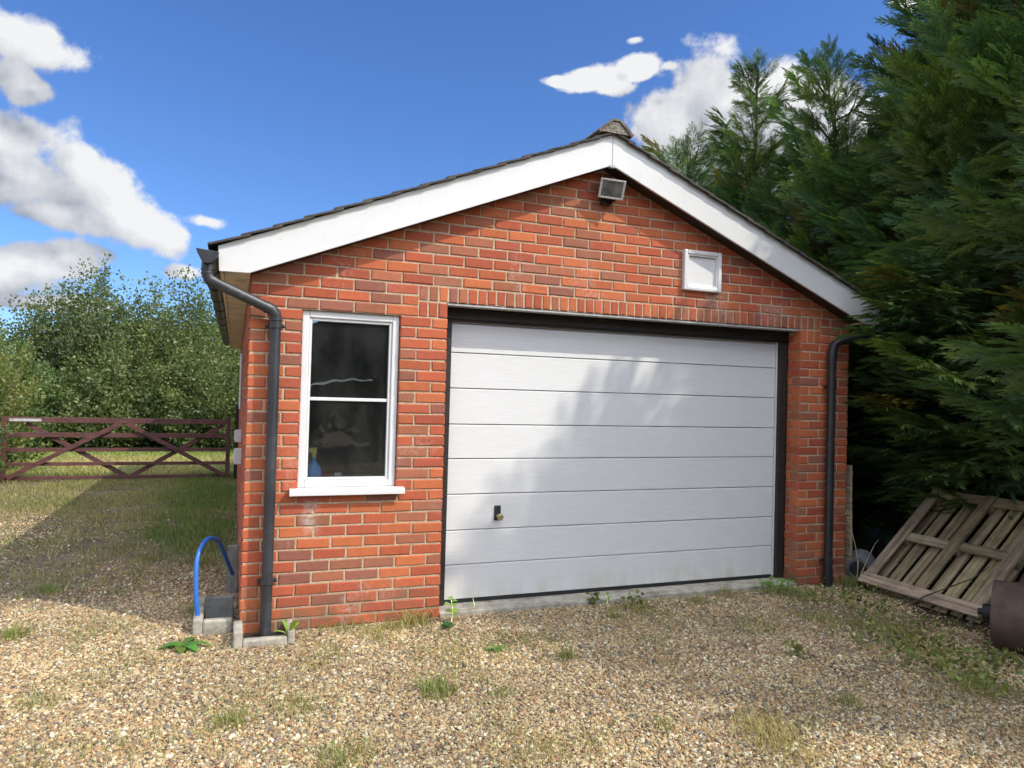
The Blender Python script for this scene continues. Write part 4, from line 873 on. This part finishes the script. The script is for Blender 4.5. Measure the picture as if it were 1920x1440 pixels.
# ------------------------------------------------------------------ gravel
def gravel():
    r = np.random.default_rng(21); N_ = 820000
    x = r.uniform(-4.6, 6.6, N_); y = r.uniform(-4.3, 1, N_); y = np.where(r.random(N_) < .28, r.uniform(1, 7.0, N_), y)
    d = np.ones(N_)
    gz = np.clip((2.5-y+ (vnoise(x,y,.9,31)-.5)*3.0)/2.0, 0, 1); patch = np.exp(-(((x+2.7)/1.0)**2+((y-3.8)/1.6)**2)); gz = np.maximum(gz, patch*.8); gz = np.where(x < .2, np.maximum(gz, .10), gz)
    d *= gz
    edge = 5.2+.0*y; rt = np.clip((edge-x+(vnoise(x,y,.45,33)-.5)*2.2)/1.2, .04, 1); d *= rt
    bare = np.clip((vnoise(x,y,.35,35)+vnoise(x,y,.12,36)*.6-1.05)*3.4,0,1)*np.clip((x-2.2)/1.2,0,1); d *= 1-.9*bare
    tuft = np.clip((vnoise(x,y,.5,9)+vnoise(x,y,.16,10)-1.2)*2,0,1); d *= 1-.3*tuft
    d = np.where((y < -3.6) | (x > 5.6) | (x < -4), d*.6, d)*np.where(y > 1, 1.0, 1.0)
    k = (r.random(N_) < d) & outside_garage(x, y) & ~((x > -.28) & (x < 0) & (y > .06) & (y < .62)) & ~((x > -.04) & (x < .34) & (y > -.25) & (y < 0))
    x, y = x[k], y[k]; n = len(x)
    me = bpy.data.meshes.new('gravel'); sz = (.0052+.0062*r.random(n)**1.8)*np.where(r.random(n) < .03, 1.6, 1); z = r.uniform(-.001,.006,n)
    me.vertices.add(n); me.vertices.foreach_set('co', np.stack([x,y,z],1).astype('f').ravel())
    a = me.attributes.new('rot','FLOAT_VECTOR','POINT'); a.data.foreach_set('vector', (np.stack([r.normal(0,.5,n), r.normal(0,.5,n), r.uniform(0,6.28,n)],1)).astype('f').ravel())
    sc = np.stack([sz*r.uniform(.8,1.35,n), sz*r.uniform(.7,1.05,n), sz*r.uniform(.42,.75,n)],1); a = me.attributes.new('scl','FLOAT_VECTOR','POINT'); a.data.foreach_set('vector', sc.astype('f').ravel())
    pal = np.array([[.46,.34,.20],[.55,.44,.28],[.36,.24,.14],[.62,.55,.42],[.30,.17,.10],[.42,.25,.15],[.22,.19,.16],[.70,.64,.54],[.50,.33,.16],[.16,.13,.11],[.40,.33,.25]])
    pw = np.array([.16,.13,.15,.08,.10,.09,.10,.05,.08,.08,.08]); ci = r.choice(len(pal), n, p=pw/pw.sum()); c = pal[ci]*(.8+.4*r.random((n,1)))
    c = np.clip(c*np.array([.83,.84,.72])*(.80+.40*vnoise(x,y,.6,51))[:,None],0,.9); a = me.attributes.new('stone_tint','FLOAT_COLOR','POINT'); a.data.foreach_set('color', np.hstack([c,np.ones((n,1))]).astype('f').ravel())
    me.materials.append(MAT['stone']); o = bpy.data.objects.new('gravel', me); COL.objects.link(o); tag(o, kind='stuff')
    g = bpy.data.node_groups.new('scatter_stones','GeometryNodeTree'); g.interface.new_socket('Geometry', in_out='INPUT', socket_type='NodeSocketGeometry'); g.interface.new_socket('Geometry', in_out='OUTPUT', socket_type='NodeSocketGeometry')
    nd = g.nodes; L = g.links; gi = nd.new('NodeGroupInput'); go = nd.new('NodeGroupOutput'); iop = nd.new('GeometryNodeInstanceOnPoints'); g2i = nd.new('GeometryNodeGeometryToInstance')
    for k_ in range(4):
        ico = nd.new('GeometryNodeMeshIcoSphere'); ico.inputs['Radius'].default_value = 1; ico.inputs['Subdivisions'].default_value = 2
        sp = nd.new('GeometryNodeSetPosition'); nz = nd.new('ShaderNodeTexNoise'); nz.noise_dimensions = '4D'; nz.inputs['W'].default_value = k_*3.1; nz.inputs['Scale'].default_value = 1.1; nz.inputs['Detail'].default_value = 1
        sub = nd.new('ShaderNodeVectorMath'); sub.operation = 'SUBTRACT'; sub.inputs[1].default_value = (.5,.5,.5); ml = nd.new('ShaderNodeVectorMath'); ml.operation = 'SCALE'; ml.inputs['Scale'].default_value = 1.5
        L.new(nz.outputs['Color'], sub.inputs[0]); L.new(sub.outputs[0], ml.inputs[0]); L.new(ml.outputs[0], sp.inputs['Offset']); L.new(ico.outputs[0], sp.inputs[0])
        sm = nd.new('GeometryNodeSetMaterial'); sm.inputs['Material'].default_value = MAT['stone']; L.new(sp.outputs[0], sm.inputs[0]); L.new(sm.outputs[0], g2i.inputs[0])
    L.new(gi.outputs[0], iop.inputs['Points']); L.new(g2i.outputs[0], iop.inputs['Instance']); iop.inputs['Pick Instance'].default_value = True
    for nm, sk in (('rot','Rotation'),('scl','Scale')):
        at = nd.new('GeometryNodeInputNamedAttribute'); at.data_type = 'FLOAT_VECTOR'; at.inputs['Name'].default_value = nm; L.new(at.outputs[0], iop.inputs[sk])
    L.new(iop.outputs[0], go.inputs[0]); md = o.modifiers.new('scatter','NODES'); md.node_group = g
gravel()
# ------------------------------------------------------------------ weeds
def leaf_blade(mb, base, d, L, w, col, arch=.35, n=5):
    base, d = Vector(base), Vector(d).normalized(); sd = d.cross(Vector((0,0,1)))
    sd = sd.normalized() if sd.length > 1e-3 else Vector((1,0,0)); vs = []; 
    for i in range(n+1):
        t = i/n; ww = w*math.sin(math.pi*min(.97, t*.93+.05))**.8; p = base+d*L*t+Vector((0,0,1))*(arch*L*(t-t*t*1.5)); vs += [p-sd*ww*.5+Vector((0,0,.12*ww)), p, p+sd*ww*.5+Vector((0,0,.12*ww))]
    fs = []
    for i in range(n): fs += [(i*3, i*3+1, i*3+4, i*3+3), (i*3+1, i*3+2, i*3+5, i*3+4)]
    mb.add(vs, fs, col)
def rosette(name, u, v, nl, L, w, label, col=(.13,.24,.045), stem=0, z=0, seed=0, up=.25, flat=False):
    r = random.Random(seed); c = on_ground(u, v); o = empty(name, (c[0],c[1],0), label, 'weed')
    st_ = MB()
    for i in range(nl):
        mb = MB()
        a = i*2.4+r.uniform(-.4,.4); zz = z+stem*(.35+.65*i/max(1,nl-1)) if stem else z+.01
        leaf_blade(mb, (c[0],c[1],zz), (math.cos(a), math.sin(a), up*r.uniform(.4,1.6)), L*r.uniform(.7,1.2), w*r.uniform(.8,1.2), tuple(x*r.uniform(.8,1.2) for x in col), .3)
        mb.build('leaf', MAT['weed_leaf'], o, smooth=True)
    if stem: st_.tube([(c[0],c[1],0),(c[0]+.01,c[1],z+stem*.5),(c[0]-.005,c[1],z+stem)], [.004,.003,.002], 6); st_.build('stem', MAT['weed_leaf'], o)
    return o
rosette('dock_weed', 340, 1215, 6, .17, .06, 'flat dock weed with broad leaves on the gravel left of the blue pipe', (.12,.25,.05), seed=1, up=.12)
rosette('dandelion', 543, 1205, 6, .13, .03, 'pale upright weed growing from the kerb under the left downpipe', (.24,.36,.08), z=.03, seed=2, up=1.3)
rosette('sapling_weed', 846, 1168, 7, .055, .05, 'small sapling with bright lobed leaves at the left foot of the garage door', (.22,.36,.05), stem=.16, seed=3, up=.2)
rosette('ivy_weed', 838, 1180, 8, .05, .045, 'dark green creeping weed below the bright sapling', (.05,.13,.04), z=.01, seed=4, up=.3)
rosette('thistle_weed', 930, 1222, 8, .07, .022, 'small serrated weed alone in the gravel in front of the door', (.12,.24,.05), seed=5, up=.35)
rosette('seedling', 1137, 1135, 3, .06, .03, 'single upright green seedling in front of the door step', (.20,.36,.06), stem=.08, seed=6, up=.8)
rosette('seedling', 887, 1150, 3, .03, .02, 'tiny two leaved seedling standing by the dark door seal on the left', (.14,.24,.06), stem=.11, seed=7, up=.6)
o = empty('weed_clump', tuple(on_ground(1452,1112)), 'bright green leafy clump at the right end of the door step', 'weed'); mb = MB(); r_ = random.Random(9); c = on_ground(1452,1112)
for i in range(90):
    a = r_.random()*6.28; rr = .14*math.sqrt(r_.random()); leaf_blade(mb, (c[0]+rr*math.cos(a)*1.3, c[1]+rr*math.sin(a), .02+.07*r_.random()), (math.cos(a), math.sin(a), .5), .045, .025, (.13*r_.uniform(.8,1.3),.27*r_.uniform(.8,1.2),.05), .3, 3)
mb.build('leaf', MAT['weed_leaf'], o)
# creeping weeds in the shade near the pallet
def creepers():
    r = np.random.default_rng(17); P = []
    for (u, v, rad, n) in ((1680,1200,.34,150),(1740,1230,.36,220),(1790,1260,.28,170),(1640,1150,.28,90),(1600,1120,.25,90),(1540,1130,.2,60),(1850,1290,.2,90),(1490,1230,.06,40),(1880,1250,.15,120),(1620,1080,.2,200),(1110,1135,.05,40),(1190,1140,.1,50)):
        c = on_ground(u, v); q = r.normal(0,.5,(n,2))*rad; P.append(np.stack([c[0]+q[:,0], c[1]+q[:,1], r.uniform(.005,.09,n)],1))
    P = np.vstack(P); n = len(P); d = r.normal(0,1,(n,3)); d[:,2] = abs(d[:,2])*.3; C = np.array([[.13,.19,.06]])*(.5+1.1*r.random((n,1))); C[:,0] *= 1+.5*r.random(n)
    V, F, CC = leaf_cloud(P, d, .034, C, r, .75); tag(raw_mesh('ground_cover', V, F, CC, MAT['weed_leaf']), kind='stuff')
creepers()
# dry stalks by the bucket
o = empty('dry_weed', (5.05,-.2,0), 'tall dead weed with curled seed head behind the bucket at the right corner', 'weed'); mb = MB()
mb.tube([(5.06,-.10,0),(5.05,-.12,.2),(5.03,-.10,.36),(5.00,-.08,.50),(4.98,-.06,.62)], [.005,.005,.004,.003,.002], 6)
mb.tube([(5.06,-.12,.05),(5.12,-.15,.22),(5.17,-.18,.36),(5.19,-.2,.40)], [.005,.004,.003,.002], 6)
mb.build('stem', MAT['straw'], o); mb = MB(); r_ = random.Random(3)
for i in range(26):
    t = r_.random(); p = (4.975+.03*t+r_.uniform(-.012,.012), -.06, .46+.17*(1-t)); leaf_blade(mb, p, (r_.uniform(-1,1), r_.uniform(-.5,.5), r_.uniform(-.5,.6)), .03, .014, (.4,.34,.22), .2, 3)
mb.build('seed_head', MAT['straw'], o)
